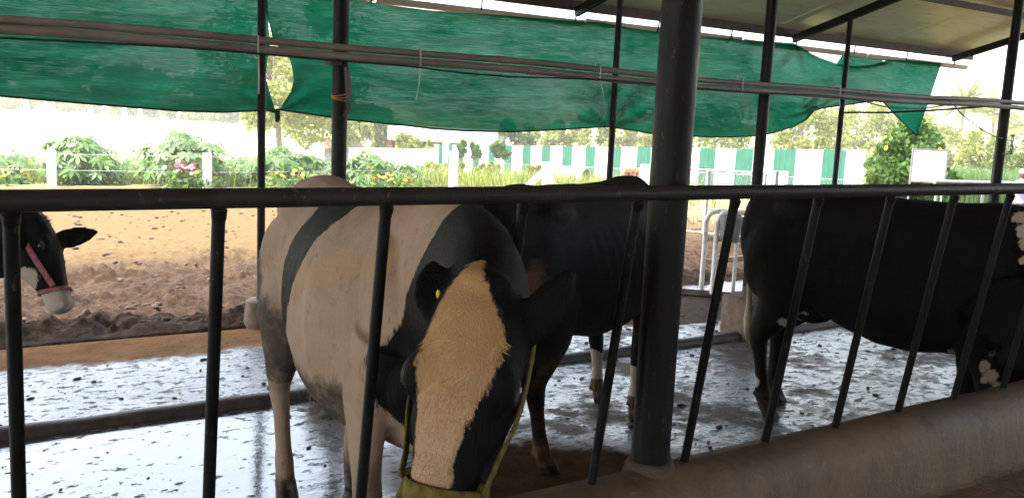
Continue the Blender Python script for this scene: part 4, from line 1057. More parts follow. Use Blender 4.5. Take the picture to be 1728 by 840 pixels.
def tree(x, Z, ytop, wpx, label, mat='leaf_mid', kind=0, trunk_frac=.35, n=2600, leaf=None, name='tree', group='trees beyond the yard', bare=False):
    p = gd(x, Z); h = max(.6, top_h(x, Z, ytop)); rx = wpx / F * Z / 2
    root = empty(name, p, label, 'tree', rz=random.uniform(0, 6), group=group)
    cz = h * (trunk_frac + 1) / 2; rz = h * (1 - trunk_frac) / 2
    lf = leaf or max(.07, Z * 4.6 / F)
    n = int(n * 1.5); me, cl = crown_mesh(rx, rx, rz, n, lf, 24, int(x * 13 + Z), .5)
    c = link('crown', me, M[mat], root, False); c.location = (0, 0, cz)
    mb = MB(); tr = max(.05, h * .018); lean = Vector((random.uniform(-.05, .05) * h, random.uniform(-.05, .05) * h, 0))
    pts = [Vector((0, 0, -.2)), lean * .3 + Vector((0, 0, h * .2)), lean * .7 + Vector((0, 0, h * .45)), lean + Vector((0, 0, cz + rz * .3))]
    mb.tube(pts, [tr * 1.3, tr, tr * .8, tr * .35], 8)
    for (cc, r) in cl[:9]: mb.tube([pts[2], pts[2].lerp(cc + Vector((0, 0, cz)), .5) + Vector((0, 0, .04 * h)), cc + Vector((0, 0, cz))], [tr * .5, tr * .35, tr * .12], 6)
    mb.build('trunk', M['bark'], root); return root

# far tree line seen below the left net and over the fields
TL = [(-60, 150, 120, 150, 'leaf_mid'), (30, 135, 128, 130, 'leaf_yel'), (85, 140, 112, 150, 'leaf_mid'), (150, 150, 125, 120, 'leaf_yel'), (205, 130, 105, 140, 'leaf_mid'), (262, 150, 118, 120, 'leaf_dark'), (318, 140, 130, 120, 'leaf_yel'), (372, 150, 110, 140, 'leaf_mid'), (420, 140, 95, 130, 'leaf_mid')]
txt = ['leafy tree far across the field at the left edge', 'yellowish tree far across the field, second from the left edge', 'rounded far tree behind the leftmost white pole', 'pale yellow tree of the far row above the left bush', 'dense far tree right of the left bush', 'darkest tree of the far row under the left net', 'yellow low tree of the far row above the second bush', 'leafy far tree just left of the thin post', 'far tree rising beside the thin post under the net hem']
for (a, l) in zip(TL, txt): tree(a[0], a[1], a[2], a[3], l, a[4], trunk_frac=-.1, n=2200)
poles = [(45, 132, 163, 'pale bare trunk in the far tree row at the left edge'), (152, 130, 172, 'pale bare trunk in the far tree row above the left bush'), (178, 128, 174, 'slanting pale trunk in the far tree row'), (211, 128, 177, 'pale bare trunk in the far tree row right of the left bush'), (238, 128, 180, 'thin pale trunk in the far tree row before the second bush'), (408, 120, 187, 'pale trunk in the far tree row left of the thin post')]
for x, Z, yt, lb in poles:
    p = gd(x, Z); h = top_h(x, Z, yt); root = empty('bare_trunk', p, lb, 'tree trunk', group='pale trunks in the far tree row')
    mb = MB(); mb.tube([(0, 0, -.3), (random.uniform(-.1, .1), 0, h * .5), (random.uniform(-.2, .2), 0, h)], [.42, .34, .25], 8); mb.build('trunk', M['roofconc'], root)
# trees behind the slit, by the building and over the striped fence
tree(473, 46, -10, 230, 'tall airy tree seen through the slit in the net', 'leaf_yel', trunk_frac=.12, n=5600, leaf=.20)
tree(545, 52, 150, 190, 'yellow green tree left of the second post below the net', 'leaf_yel', trunk_frac=.12, n=2600)
tree(555, 60, 178, 60, 'thin stemmed tree close left of the second post below the net', 'leaf_mid', trunk_frac=.5, n=700)
tree(617, 60, 176, 130, 'olive tree between the second post and the farm building', 'leaf_mid', trunk_frac=.1, n=2200)
tree(650, 62, 185, 60, 'brownish tree against the left end of the farm building', 'leaf_yel', trunk_frac=.1, n=900)
tree(684, 50, 222, 38, 'small yellow green shrub at the left of the farm building front', 'leaf_yel', trunk_frac=.05, n=700, name='shrub', group='shrubs by the farm building')
tree(712, 50, 231, 40, 'round yellow green shrub before the middle of the farm building', 'leaf_yel', trunk_frac=.05, n=700, name='shrub', group='shrubs by the farm building')
tree(868, 58, 208, 80, 'dark leafy tree just above the left part of the striped fence', 'leaf_dark', trunk_frac=.12, n=2000)
tree(930, 64, 205, 120, 'pale yellow tree above the culvert pipe behind the striped fence', 'leaf_yel', trunk_frac=.1, n=1800)
tree(1010, 66, 190, 120, 'pale tree behind the third thin post beyond the striped fence', 'leaf_yel', trunk_frac=.1, n=1800)
tree(1090, 64, 180, 130, 'pale tree seen left of the thick column beyond the striped fence', 'leaf_yel', trunk_frac=.1, n=1800)
tree(1200, 60, 170, 130, 'pale tree right of the thick column beyond the striped fence', 'leaf_yel', trunk_frac=.1, n=1900)
tree(1345, 50, 172, 110, 'leafy tree with open branches rising where the long net ends', 'leaf_yel', trunk_frac=.28, n=1800)
tree(1440, 62, 165, 150, 'pale tree behind the thin post near the torn net', 'leaf_yel', trunk_frac=.12, n=2000)
tree(1570, 60, 195, 120, 'yellow green tree behind the white board', 'leaf_yel', trunk_frac=.1, n=1800)
tree(1650, 44, 225, 90, 'low yellow tree behind the tall grass right of the board', 'leaf_yel', trunk_frac=.08, n=1400)
tree(1725, 38, 215, 110, 'dense green tree at the right edge behind the man', 'leaf_mid', trunk_frac=.08, n=1800)

# coconut palms
def palm_mesh(seed):
    random.seed(seed); mb = MB(); tk = MB()
    H = 9.0; pts = [Vector((0.5 * (t ** 1.6) * math.sin(seed), .4 * (t ** 1.5) * math.cos(seed), H * t)) for t in np.linspace(0, 1, 8)]
    tk.tube(pts, [.26, .19, .17, .16, .15, .145, .14, .16], 10); top = pts[-1]
    for i in range(26):
        az = i * 2.4 + random.uniform(-.2, .2); el = R(random.uniform(-35, 78)); L = random.uniform(3.0, 3.9)
        d = Vector((math.cos(az) * math.cos(el), math.sin(az) * math.cos(el), math.sin(el))); P = []; p = top.copy(); dd = d.copy()
        for k in range(13): P.append(p.copy()); p = p + dd * L / 12; dd = (dd + Vector((0, 0, -.085))).normalized()
        mb.tube(P, [.03] * 6 + [.018] * 6 + [.006], 4)
        for k in range(2, 13):
            t = (P[min(k + 1, 12)] - P[k - 1]).normalized(); s_ = t.cross(Vector((0, 0, 1))); s_ = s_.normalized() if s_.length > .01 else Vector((1, 0, 0))
            for sg in (-1, 1):
                for q in range(2):
                    b = P[k] - t * (q * .14); ll = .85 * math.sin(PI * min(1, (k + 1.5) / 14)) + .15
                    tip = b + (s_ * sg * .75 + t * .5 + Vector((0, 0, -.55))) * ll; wv = t * .075
                    mb.add([b - wv, b + wv, tip], [(0, 1, 2)])
    random.seed(99 + seed); return mb.mesh('crown', False), tk.mesh('trunk')
PM_ = [palm_mesh(1), palm_mesh(2)]
for k_, (a, b) in enumerate(PM_): a.materials.append(M['palm']); b.materials.append(M['palm_bark']); b.polygons.foreach_set('use_smooth', [True] * len(b.polygons))
PALMS = [(1612, 62, 128, 'tallest coconut palm, just right of the torn net corner'), (1668, 66, 148, 'coconut palm with bushy top left of the right edge post'), (1592, 84, 190, 'lower coconut palm between the torn net and the tallest palm'), (1638, 84, 200, 'lower coconut palm between the two tall palms'), (1690, 78, 186, 'palm partly behind the right edge post'), (1722, 70, 172, 'palm right of the right edge post'), (1430, 88, 172, 'far palm behind the thin post near the torn net'), (1490, 84, 178, 'far palm behind the pointed net corner'), (1465, 95, 184, 'faint small palm left of the pointed net corner'), (1540, 90, 170, 'far palm hidden mostly by the pointed net corner')]
for i, (x, Z, yt, lb) in enumerate(PALMS):
    p = gd(x, Z); h = top_h(x, Z, yt) - 1.9; sc_ = h / 9.0
    root = empty('palm_tree', p, lb, 'palm tree', rz=i * 1.3, group='coconut palms in the right background'); root.scale = (max(.75, min(1.0, sc_)),) * 2 + (sc_,)
    for me_, nm in ((PM_[i % 2][0], 'crown'), (PM_[i % 2][1], 'trunk')):
        o = bpy.data.objects.new(nm, me_); C.objects.link(o); o.parent = root

# papaya-like plants with drooping lobed leaves
def papaya(x, Z, ytop, wpx, label, seed, pale=False):
    random.seed(seed); p = gd(x, Z); h = top_h(x, Z, ytop); rx = wpx / F * Z / 2
    root = empty('papaya_plant', p, label, 'plant', group='papaya plants in the yard garden')
    mb = MB(); st = MB(); lm = MB()
    st.tube([(0, 0, -.1), (.02, .01, h * .4), (0, 0, h * .82)], [.06, .05, .035], 8)
    nl = 170
    for i in range(nl):
        f = random.random(); az = random.uniform(0, 2 * PI); r = rx * (0.15 + .85 * math.sqrt(random.random())); zt = h * (1.0 - .72 * (r / rx) ** 1.7) * random.uniform(.80, 1.0) if f < .62 else h * random.uniform(.12, .75)
        c = Vector((math.cos(az) * r, math.sin(az) * r, zt)); b = Vector((0, 0, min(h * .85, zt * .9 + .05)))
        if i % 3 == 0: st.tube([b, b.lerp(c, .5) + Vector((0, 0, .08)), c], [.012, .009, .006], 5)
        out = Vector((math.cos(az), math.sin(az), -.55 - .5 * random.random())).normalized(); nrm = Vector((math.cos(az) * .55, math.sin(az) * .55, .9)) + Vector((random.gauss(0, .22), random.gauss(0, .22), 0)); nrm.normalize()
        out = (out - nrm * out.dot(nrm)).normalized(); sd_ = out.cross(nrm); S = random.uniform(.20, .33)
        vs = [c]; fs = []
        angs = np.linspace(-2.35, 2.35, 7); 
        for k, a in enumerate(angs):
            ln = S * (1.0 - .12 * abs(a)); d = out * math.cos(a) + sd_ * math.sin(a); q = d.cross(nrm); dr = nrm * -.10 * S
            b0 = len(vs); vs += [c + d * ln * .30 - q * ln * .10, c + d * ln * .62 - q * ln * .17 + dr, c + d * ln + dr * 2.6, c + d * ln * .62 + q * ln * .17 + dr, c + d * ln * .30 + q * ln * .10]
            fs += [(0, b0, b0 + 1, b0 + 2, b0 + 3, b0 + 4)]
        (mb if i % 2 else lm).add(vs, fs)
    mb.build('foliage', M['papaya'], root, False, False); lm.build('young_foliage', M['papaya_pale'], root, False, False); st.build('stem', M['stem'], root)
papaya(138, 20.5, 216, 120, 'domed papaya plant behind the leftmost white fence post', 21)
papaya(310, 20.5, 208, 132, 'largest papaya plant, behind the pink flowers and second white post', 22)
papaya(468, 21.5, 243, 110, 'low papaya plant just right of the thin post', 23)
papaya(525, 22, 256, 70, 'low papaya plant left of the second thick post', 24)
papaya(618, 21, 248, 90, 'spreading papaya plant right of the second thick post', 25)
papaya(680, 22, 274, 80, 'smallest low papaya plant before the white wall', 26)
papaya(-12, 20, 262, 90, 'papaya plant cut by the left edge', 27)
papaya(415, 23, 262, 90, 'low papaya plant between the second white post and the thin post', 28)

# undergrowth: weeds and grass (uncountable)
random.seed(5); mb = MB()
def blade(mb, p, h, w, lean=.5):
    a = random.uniform(0, 2 * PI); d = Vector((math.cos(a), math.sin(a), 0)); s_ = Vector((-d.y, d.x, 0)) * w
    m = p + d * h * lean * .35 + Vector((0, 0, h * .62)); t = p + d * h * lean + Vector((0, 0, h))
    mb.add([p - s_, p + s_, m + s_ * .7, m - s_ * .7, t], [(0, 1, 2, 3), (3, 2, 4)])
for i in range(17000):
    x = random.uniform(-60, 1180); Z = random.uniform(20.5, 34) if x < 760 else random.uniform(19, 42)
    p = gd(x, Z) if i % 6 == 0 else p + Vector((random.gauss(0, .25), random.gauss(0, .25), 0))
    p = Vector((p.x, p.y, terrain(p.x, p.y))); blade(mb, p, random.uniform(.12, .5) * (1.25 if x < 760 else .36), .014)
tag(mb.build('weeds', M['grass'], smooth=False, clean=False), 'tangled weeds and grass between the garden plants', 'weeds', kind='stuff')
mb = MB()
for i in range(900):
    x = random.uniform(-30, 700); Z = random.uniform(21, 25); c = gd(x, Z); r = random.uniform(.15, .3)
    leaf_quads(mb, [c + Vector((random.gauss(0, r), random.gauss(0, r), abs(random.gauss(.2, .16)))) for _ in range(9)], .11)
tag(mb.build('undergrowth', M['papaya_pale'], smooth=False, clean=False), 'low grey green leafy undergrowth below the papaya plants', 'undergrowth', kind='stuff')
mb = MB(); p = None
for i in range(15000):
    if i % 10 == 0: x = random.uniform(1590, 1800); Z = random.uniform(23, 31); p = gd(x, Z)
    q = p + Vector((random.gauss(0, .3), random.gauss(0, .3), 0)); q.z = terrain(q.x, q.y); blade(mb, q, random.uniform(.75, 1.25), .02, .55)
tag(mb.build('fodder_crop', M['fodder'], smooth=False, clean=False), 'tall green fodder grass standing right of the white board', 'fodder crop', kind='stuff')
mb = MB(); p = None
for i in range(9000):
    if i % 10 == 0: x = random.uniform(1440, 1790); Z = random.uniform(13.5, 22); p = gd(x, Z)
    q = p + Vector((random.gauss(0, .3), random.gauss(0, .3), 0)); q.z = terrain(q.x, q.y); blade(mb, q, random.uniform(.1, .3), .011, .6)
tag(mb.build('grass', M['grass'], smooth=False, clean=False), 'bright short grass beyond the right end of the shed', 'grass', kind='stuff')

_fm = {}
def flower_mesh(size, mat):
    k_ = (size, mat.name)
    if k_ not in _fm:
        mb = MB(); vs = [(0, 0, 0)]; fs = []
        for k in range(7):
            a = k * 2 * PI / 7; d = Vector((math.cos(a), math.sin(a), .35)) * size; s_ = Vector((-math.sin(a), math.cos(a), 0)) * size * .42
            b0 = len(vs); vs += [d * .7 - s_, d, d * .7 + s_]; fs.append((0, b0, b0 + 1, b0 + 2))
        mb.add(vs, fs); me = mb.mesh('flower', False); me.materials.append(mat); _fm[k_] = me
    return _fm[k_]
def flowers(x, Z, y, n, spread, mat, size, label, name, cat, group=None):
    p = gd(x, Z); h = max(.25, onD(x, y, Z).z - p.z); root = empty(name, p, label, cat, group=group); mb = MB(); st = MB(); lv = MB()
    fm = flower_mesh(size, mat)
    for i in range(n):
        c = Vector((random.gauss(0, spread), random.gauss(0, spread), h + random.gauss(0, spread * .45)))
        fo = bpy.data.objects.new('flower', fm); C.objects.link(fo); fo.parent = root; fo.location = c; fo.rotation_euler = (random.uniform(-.7, .7), random.uniform(-.7, .7), random.uniform(0, 6))
        st.tube([(c.x * .3, c.y * .3, -.05), (c.x * .7, c.y * .7, h * .5), c], [.01, .008, .005], 5)
    leaf_quads(lv, [Vector((random.gauss(0, spread * 1.2), random.gauss(0, spread * 1.2), random.uniform(.05, h * .85))) for _ in range(n * 5)], .09)
    st.build('stem', M['stem'], root); lv.build('foliage', M['bush'], root, False, False)
flowers(311, 18.8, 284, 30, .15, M['pink'], .06, 'pink flower clump before the largest papaya plant', 'flower_clump', 'flowers')
for x, y, lb in ((342, 298, 'yellow flowers just left of the second white post'), (488, 295, 'yellow flowers between the thin post and the white cow'), (634, 303, 'yellow flowers right of the second thick post, close to the rail'), (672, 306, 'yellow flowers below the smallest papaya plant'), (20, 300, 'yellow flowers at the left edge above the rail')):
    flowers(x, 19.5, y, 15, .18, M['petal_y'], .05, lb, 'flower_clump', 'flowers', 'yellow flower clumps along the garden edge')

# white concrete fence posts with braces and wires
def cpost(x, Z, ytop, label, w=.14, braces=(), mat='post_white', name='fence_post'):
    p = gd(x, Z); h = top_h(x, Z, ytop); root = empty(name, p, label, 'post', rz=.3, group='white concrete fence posts')
    mb = MB(); mb.box((0, 0, h / 2 - .1), (w, w, h + .2), bevel=.012); mb.build('shaft', M[mat], root)
    for dx in braces:
        q = onD(x + dx, 200, Z) - onD(x, 200, Z); a = Vector((q.x, q.y, -.15)); mb = MB(); mb.beam(a, (0, 0, h * .78), w * .85, w * .85, (0.3, 1, .1), .01); o = mb.build('brace', M[mat], None); o.parent = root; o.rotation_euler.z = -.3
    return p, h
fp = []
for a in ((88, 19.0, 253, 'leftmost white concrete fence post', .145), (350, 19.4, 258, 'white concrete fence post beside the largest papaya plant', .145), (764, 19.8, 254, 'white concrete fence post before the start of the striped fence', .145)): fp.append(cpost(*a))
cpost(206, 27, 252, 'thin far fence post right of the left papaya plant', .1)
fp.append(cpost(920, 21, 273, 'white corner post with two slanting braces left of the culvert pipe', .16, (-52, 26)))
fp.append(cpost(1083, 17.5, 277, 'white fence post left of the thick column by the bricks', .13))
cpost(1093, 17.0, 277, 'weathered grey fence post pressed against the thick column', .12, mat='grey_conc')
fp.append(cpost(1312, 15.5, 288, 'white fence post with a slanting brace right of the column', .16, (26,)))
for dz, lb in ((-.08, 'top strand of the garden fence wire'), (-.42, 'middle strand of the garden fence wire'), (-.75, 'bottom strand of the garden fence wire')):
    mb = MB(); P = [gd(-120, 18.8) + Vector((0, 0, fp[0][1] + dz))] + [p + Vector((0, 0, h + dz)) for p, h in fp]
    mb.tube(P, .0042, 5); tag(mb.build('fence_wire', M['wire']), lb, 'wire', 'strands of the garden fence')
# chain link strung along the white and green sheets
p0, p1 = gd(815, 40), gd(1460, 26.5)
mb = MB(); n = 150; hh = .62
for i in range(n):
    a = p0.lerp(p1, i / n); b = p0.lerp(p1, (i + 1) / n)
    for k in range(2):
        z0 = hh * k / 2; z1 = hh * (k + 1) / 2
        mb.tube([a + Vector((0, 0, z0)), b + Vector((0, 0, z1))], .008, 4); mb.tube([a + Vector((0, 0, z1)), b + Vector((0, 0, z0))], .008, 4)
mb.tube([p0 + Vector((0, 0, hh)), p1 + Vector((0, 0, hh))], .01, 4)
tag(mb.build('chain_link_fence', M['wire']), 'low chain link fence strung before the striped sheets', 'fence')

# striped sheet fence, green and white panels
edges = [(1462, 'w'), (1430, 'g'), (1390, 'w'), (1345, 'g'), (1308, 'w'), (1273, 'g'), (1243, 'w'), (1209, 'g'), (1182, 'w'), (1151, 'g'), (1126, 'w'), (1100, 'g'), (1076, 'w'), (1050, 'g'), (1031, 'w'), (1006, 'g'), (989, 'w'), (967, 'g'), (950, 'w'), (930, 'g'), (915, 'w'), (897, 'g'), (883, 'w'), (865, 'g'), (852, 'w'), (836, 'g'), (825, 'w'), (810, 'g'), (799, 'w'), (783, 'g'), (773, 'w'), (764, 'g'), (757, 'w'), (748, 'g'), (741, 'w'), (733, 'g')]
A = gd(1440, 29); B = gd(850, 44.5); dirf = (Vector((B.x, B.y, 0)) - Vector((A.x, A.y, 0))).normalized()
def on_fence(x):
    # intersection of the photo column with the straight fence line, on plan
    r = ray(x, 250); t = (A.x * dirf.y - A.y * dirf.x) / (r[0] * dirf.y - r[1] * dirf.x); return Vector((r[0] * t, r[1] * t, 0))
root = empty('striped_fence', A, 'tall sheet metal fence striped green and white beyond the yard', 'fence')
zt0, zt1 = onD(1440, 253, 29).z, onD(850, 245, 44.5).z
def ztop(p): return zt0 + (zt1 - zt0) * ((Vector((p.x - A.x, p.y - A.y, 0))).dot(dirf) / (Vector((B.x - A.x, B.y - A.y, 0))).length)
nrmf = Vector((-dirf.y, dirf.x, 0))
nst = len(edges) - 1
for i in range(nst):
    a = on_fence(edges[i][0]); b = on_fence(edges[i + 1][0]); col = 'stripe_w' if edges[i + 1][1] == 'g' else 'stripe_g'
    col = 'stripe_w' if edges[i][1] == 'w' and False else ('stripe_g' if edges[i][1] == 'g' else 'stripe_w')
    mb = MB(); k = 12; vs = []; L = (b - a).length
    for zz in (0, 1):
        for off in (0, .004):
            for q in range(k + 1):
                p = a.lerp(b, q / k); z = terrain(p.x, p.y) - .05 if zz == 0 else ztop(p)
                vs.append(p + nrmf * ((.018 if q % 3 == 0 else 0) + off) + Vector((0, 0, z)))
    w_ = k + 1; fs = []
    for q in range(k):
        fs += [(q, q + 1, 2 * w_ + q + 1, 2 * w_ + q), (w_ + q, w_ + q + 1, 3 * w_ + q + 1, 3 * w_ + q), (2 * w_ + q, 2 * w_ + q + 1, 3 * w_ + q + 1, 3 * w_ + q)]
    mb.add(vs, fs); kids(root, mb.build('green_panel' if col == 'stripe_g' else 'white_panel', M[col], smooth=False, clean=False))
# climbers on its far end
for i, (x, yt, w, lb) in enumerate(((778, 236, 16, 'climbing plant on the far left end of the striped fence'), (801, 238, 19, 'climbing plant second from the far end of the striped fence'), (842, 239, 28, 'largest climbing plant hanging over the striped fence'))):
    tree(x, 43, yt, w, lb, 'bush', trunk_frac=.45, n=700, name='climber', group='climbers on the striped fence')
for i, (x, Z, yt, w, lb) in enumerate(((735, 36, 274, 45, 'small olive bush at the end of the white wall'), (825, 38, 284, 45, 'low bush at the foot of the striped fence left part'), (900, 36, 286, 34, 'low bush at the foot of the striped fence by the braced post'), (770, 37, 286, 30, 'low bush beside the white fence post at the striped fence'))):
    tree(x, Z, yt, w, lb, 'leaf_yel', trunk_frac=.03, n=700, name='bush', group='low bushes along the striped fence')

# white boundary walls
def wall(x0, Z0, x1, Z1, yt0, yt1, label, mat='white_paint'):
    a, b = gd(x0, Z0), gd(x1, Z1); za, zb = onD(x0, yt0, Z0).z, onD(x1, yt1, Z1).z; d = (Vector((b.x, b.y, 0)) - Vector((a.x, a.y, 0))).normalized(); nn = Vector((-d.y, d.x, 0)) * .1
    mb = MB(); ca = [Vector((a.x, a.y, 0)), Vector((b.x, b.y, 0))]
    vs = []
    for p, zb_, zt_ in ((ca[0], a.z - .2, za), (ca[1], b.z - .2, zb)): vs += [p - nn + Vector((0, 0, zb_)), p + nn + Vector((0, 0, zb_)), p + nn + Vector((0, 0, zt_)), p - nn + Vector((0, 0, zt_))]
    root = empty('boundary_wall', a, label, 'wall')
    mb.add(vs, [(0, 1, 5, 4), (1, 2, 6, 5), (2, 3, 7, 6), (3, 0, 4, 7), (0, 3, 2, 1), (4, 5, 6, 7)]); kids(root, mb.build('wall', M[mat], smooth=False))
    cp = MB(); cp.beam(ca[0] + Vector((0, 0, za + .03)), ca[1] + Vector((0, 0, zb + .03)), .3, .06); kids(root, cp.build('coping', M[mat], smooth=False))
    return a, b
wall(-220, 60, 252, 56, 232, 234, 'long white wall across the field behind the two left papaya plants')
wall(300, 56, 491, 52, 232, 226, 'white wall whose right end stands clear beside the thin post')
wall(505, 50, 545, 49, 243, 243, 'short low white wall left of the second thick post')
wall(590, 46, 736, 44, 251, 254, 'white wall between the second thick post and the striped fence')

# thatched shelter and tarp tank left of the building
p = gd(572, 52); root = empty('thatched_shelter', p, 'low thatched shelter with brown edge behind the second thick post', 'shelter')
mb = MB(); r3 = Vector((CAMR[0, 0], CAMR[1, 0], 0)).normalized(); f3 = Vector((-r3.y, r3.x, 0))
zt = onD(572, 236, 52).z - p.z
a = -r3 * 1.9; b = r3 * 1.9
mb.add([a - f3 + Vector((0, 0, zt - .45)), b - f3 + Vector((0, 0, zt - .45)), b + Vector((0, 0, zt)), a + Vector((0, 0, zt)), a + f3 + Vector((0, 0, zt - .45)), b + f3 + Vector((0, 0, zt - .45)), a - f3 + Vector((0, 0, zt - .6)), b - f3 + Vector((0, 0, zt - .6)), a + f3 + Vector((0, 0, zt - .6)), b + f3 + Vector((0, 0, zt - .6))], [(0, 1, 2, 3), (3, 2, 5, 4), (6, 7, 1, 0), (4, 5, 9, 8), (0, 3, 4, 8, 6), (1, 7, 9, 5, 2)])
for i in range(500):
    q = a.lerp(b, random.random()) - f3 + Vector((0, 0, zt - .45)); q2 = q + Vector((random.gauss(0, .03), random.gauss(0, .03), -random.uniform(.1, .35))); s_ = r3 * .02; mb.add([q - s_, q + s_, q2], [(0, 1, 2)])
mb.build('thatch', M['thatch'], root, False, False)
for q in (a - f3 * .9, b - f3 * .9, a + f3 * .9, b + f3 * .9):
    mb = MB(); mb.tube([q + Vector((0, 0, -.3)), q + Vector((0, 0, zt - .5))], .06, 8); mb.build('post', M['bark'], root)
mb = MB(); mb.box((0, 0, .25), (3.4, 1.5, 1.1), math.atan2(r3.y, r3.x), .03); o = mb.build('tarp_screen', M['tarp'], root)

# farm building with a flat white roof edge, dark red front and columns
Zb = 56.0; p = gd(735, Zb); r3b = (r3 + f3 * -.25).normalized(); f3b = Vector((-r3b.y, r3b.x, 0))
root = empty('farm_building', p, 'farm building with wide white roof edge and dark red open front', 'building', rz=math.atan2(r3b.y, r3b.x))
W_ = 145 / F * Zb; zt = onD(735, 216, Zb).z - p.z; zu = onD(735, 238, Zb).z - p.z
mb = MB(); mb.box((W_ * .09, 1.0, (zt + zu) / 2), (W_ * 1.12, 5.6, zt - zu), bevel=.04); mb.build('roof', M['roofconc'], root, False)
mb = MB(); mb.box((0, 1.6, zu / 2 - .3), (W_ * .96, .2, zu + .6)); mb.build('wall', M['tile_wall'], root, False)
for fx in (-.47, .10, .20, .47, .52):
    mb = MB(); mb.box((W_ * fx, -1.2, zu / 2 - .2), (.42 if fx < .4 else .22, .42, zu + .4), bevel=.02); mb.build('column', M['roofconc' if fx in (.20, .52) else 'tile_wall'], root, False)
for fx in (-.28, .02, .32):
    mb = MB(); mb.box((W_ * fx, 1.46, zu * .45), (1.0, .06, zu * .75)); w1 = mb.build('window', M['steel_dark'], root, False); mb = MB(); mb.box((W_ * fx, 1.43, zu * .1), (1.2, .1, .08)); mb.build('sill', M['roofconc'], w1, False)

# concrete culvert pipe lying in the grass
p = gp(972, 311); Zc = (p - Vector(CP)).dot(Vector(CAMR[:, 2])); R_ = 30 / F * Zc / 2
root = empty('culvert_pipe', p, 'big concrete culvert pipe lying on its side in the grass', 'pipe')
ax = (r3 * .80 - f3 * .60).normalized(); c0 = Vector((0, 0, R_ * .92)) - ax * .75
mb = MB(); sv = ax.cross(Vector((0, 0, 1))).normalized(); u = Vector((0, 0, 1))
def ring(c, r): return [c + sv * math.cos(a) * r + u * math.sin(a) * r for a in np.linspace(0, 2 * PI, 36, endpoint=False)]
mb.loft([ring(c0, R_ * .80), ring(c0, R_), ring(c0 + ax * 1.0, R_), ring(c0 + ax * 1.02, R_ * 1.06), ring(c0 + ax * 1.18, R_ * 1.06), ring(c0 + ax * 1.18, R_ * .84), ring(c0 + ax * 0.02, R_ * .82)], cap=False); mb.build('pipe_wall', M['culvert'], root)

# stack of bricks
Zk = 20.0; p = gd(1057, Zk); root = empty('brick_heap', p, 'heap of reddish laterite blocks behind the thin post near the column', 'heap')
for r_ in range(7):
    mb = MB()
    for k in range(6 - r_ // 2):
        mb.box(r3 * ((k - 2.2 + r_ * .35) * .17 + random.uniform(-.02, .02)) + f3 * random.uniform(-.06, .06) + Vector((0, 0, .06 + r_ * .105)), (.165, .3, .10), math.atan2(r3.y, r3.x) + random.uniform(-.15, .15), .012)
    mb.build('block_course', M['block'], root)

# blank white board on legs before the flowering bush
Zs = 17.5; p = gd(1555, Zs); root = empty('board', p, 'blank white board in a thin grey frame standing before the flowering bush', 'board', rz=math.atan2(r3.y, r3.x) - .12)
hb, ht = onD(1555, 306, Zs).z - p.z, onD(1555, 252, Zs).z - p.z; wb = 55 / F * Zs
mb = MB(); mb.box((0, 0, (hb + ht) / 2), (wb, .02, ht - hb), bevel=.004); mb.build('panel', M['stripe_w'], root)
mb = MB()
for sx in (-1, 1): mb.box((sx * wb / 2, 0, (ht + hb) / 2), (.03, .035, ht - hb + .03))
mb.box((0, 0, ht), (wb - .031, .035, .03)); mb.box((0, 0, hb), (wb - .031, .035, .03)); mb.build('frame', M['bucket'], root, False)
for sx in (-1, 1):
    mb = MB(); mb.tube([(sx * (wb / 2 - .012), .03, -.2), (sx * (wb / 2 - .012), .03, hb + .02)], .02, 8); mb.build('leg', M['galv'], root)
# flowering bush
bz = 18.6; p = gd(1525, bz); h = top_h(1525, bz, 206); root = empty('flowering_bush', p, 'big round green bush dotted with yellow flowers behind the white board', 'bush')
me, cl = crown_mesh(62 / F * bz, 62 / F * bz, h * .54, 12000, .075, 70, 77); c = link('crown', me, M['bush'], root, False); c.location = (0, 0, h * .50)
mb = MB(); mb.tube([(0, 0, -.1), (.03, 0, h * .3), (0, 0, h * .6)], [.05, .04, .02], 8)
for cc, r in cl[:10]: mb.tube([(0, 0, .1), cc * .5 + Vector((0, 0, h * .4)), cc + Vector((0, 0, h * .5))], [.025, .018, .008], 5)
mb.build('stem', M['bark'], root)
for i in range(18):
    v = Vector((random.gauss(0, 1), random.gauss(0, 1), random.gauss(0, 1) + .3)).normalized(); c = Vector((v.x * 62 / F * bz * 1.0, v.y * 62 / F * bz * 1.0, h * .5 + v.z * h * .54))
    fo = bpy.data.objects.new('flower', flower_mesh(.055, M['petal_y'])); C.objects.link(fo); fo.parent = root; fo.location = c; fo.rotation_euler = v.to_track_quat('Z', 'Y').to_euler()

# pipe rail at right and the man behind it
Zr = 14.5; a, b = gd(1565, Zr), gd(1800, Zr + .8); za = onD(1565, 305, Zr).z; zb = onD(1800, 310, Zr + .8).z
root = empty('yard_rail', a, 'low galvanised pipe rail beyond the right end of the shed', 'railing')
mb = MB(); mb.tube([Vector((a.x, a.y, za)), Vector((b.x, b.y, zb))], .032, 10); kids(root, mb.build('rail', M['galv']))
for t in (0.02, .34, .66, .98):
    q = a.lerp(b, t); mb = MB(); mb.tube([Vector((q.x, q.y, q.z - .2)), Vector((q.x, q.y, za + (zb - za) * t))], .028, 10); kids(root, mb.build('post', M['galv']))
Zm = 17.0; p = gd(1712, Zm); hm = top_h(1712, Zm, 284)
mb = MB(); k = hm / 1.72
def V3(a, b, c): return Vector((a, b, c)) * k
mb.tube([V3(0, 0, .80), V3(0, .01, .95), V3(0, .02, 1.15), V3(0, .01, 1.32), V3(0, 0, 1.42), V3(0, 0, 1.47)], [(.15 * k, .11 * k), (.145 * k, .10 * k), (.17 * k, .115 * k), (.19 * k, .11 * k), (.12 * k, .08 * k), (.055 * k, .055 * k)], 16, ref=(0, 1, 0))
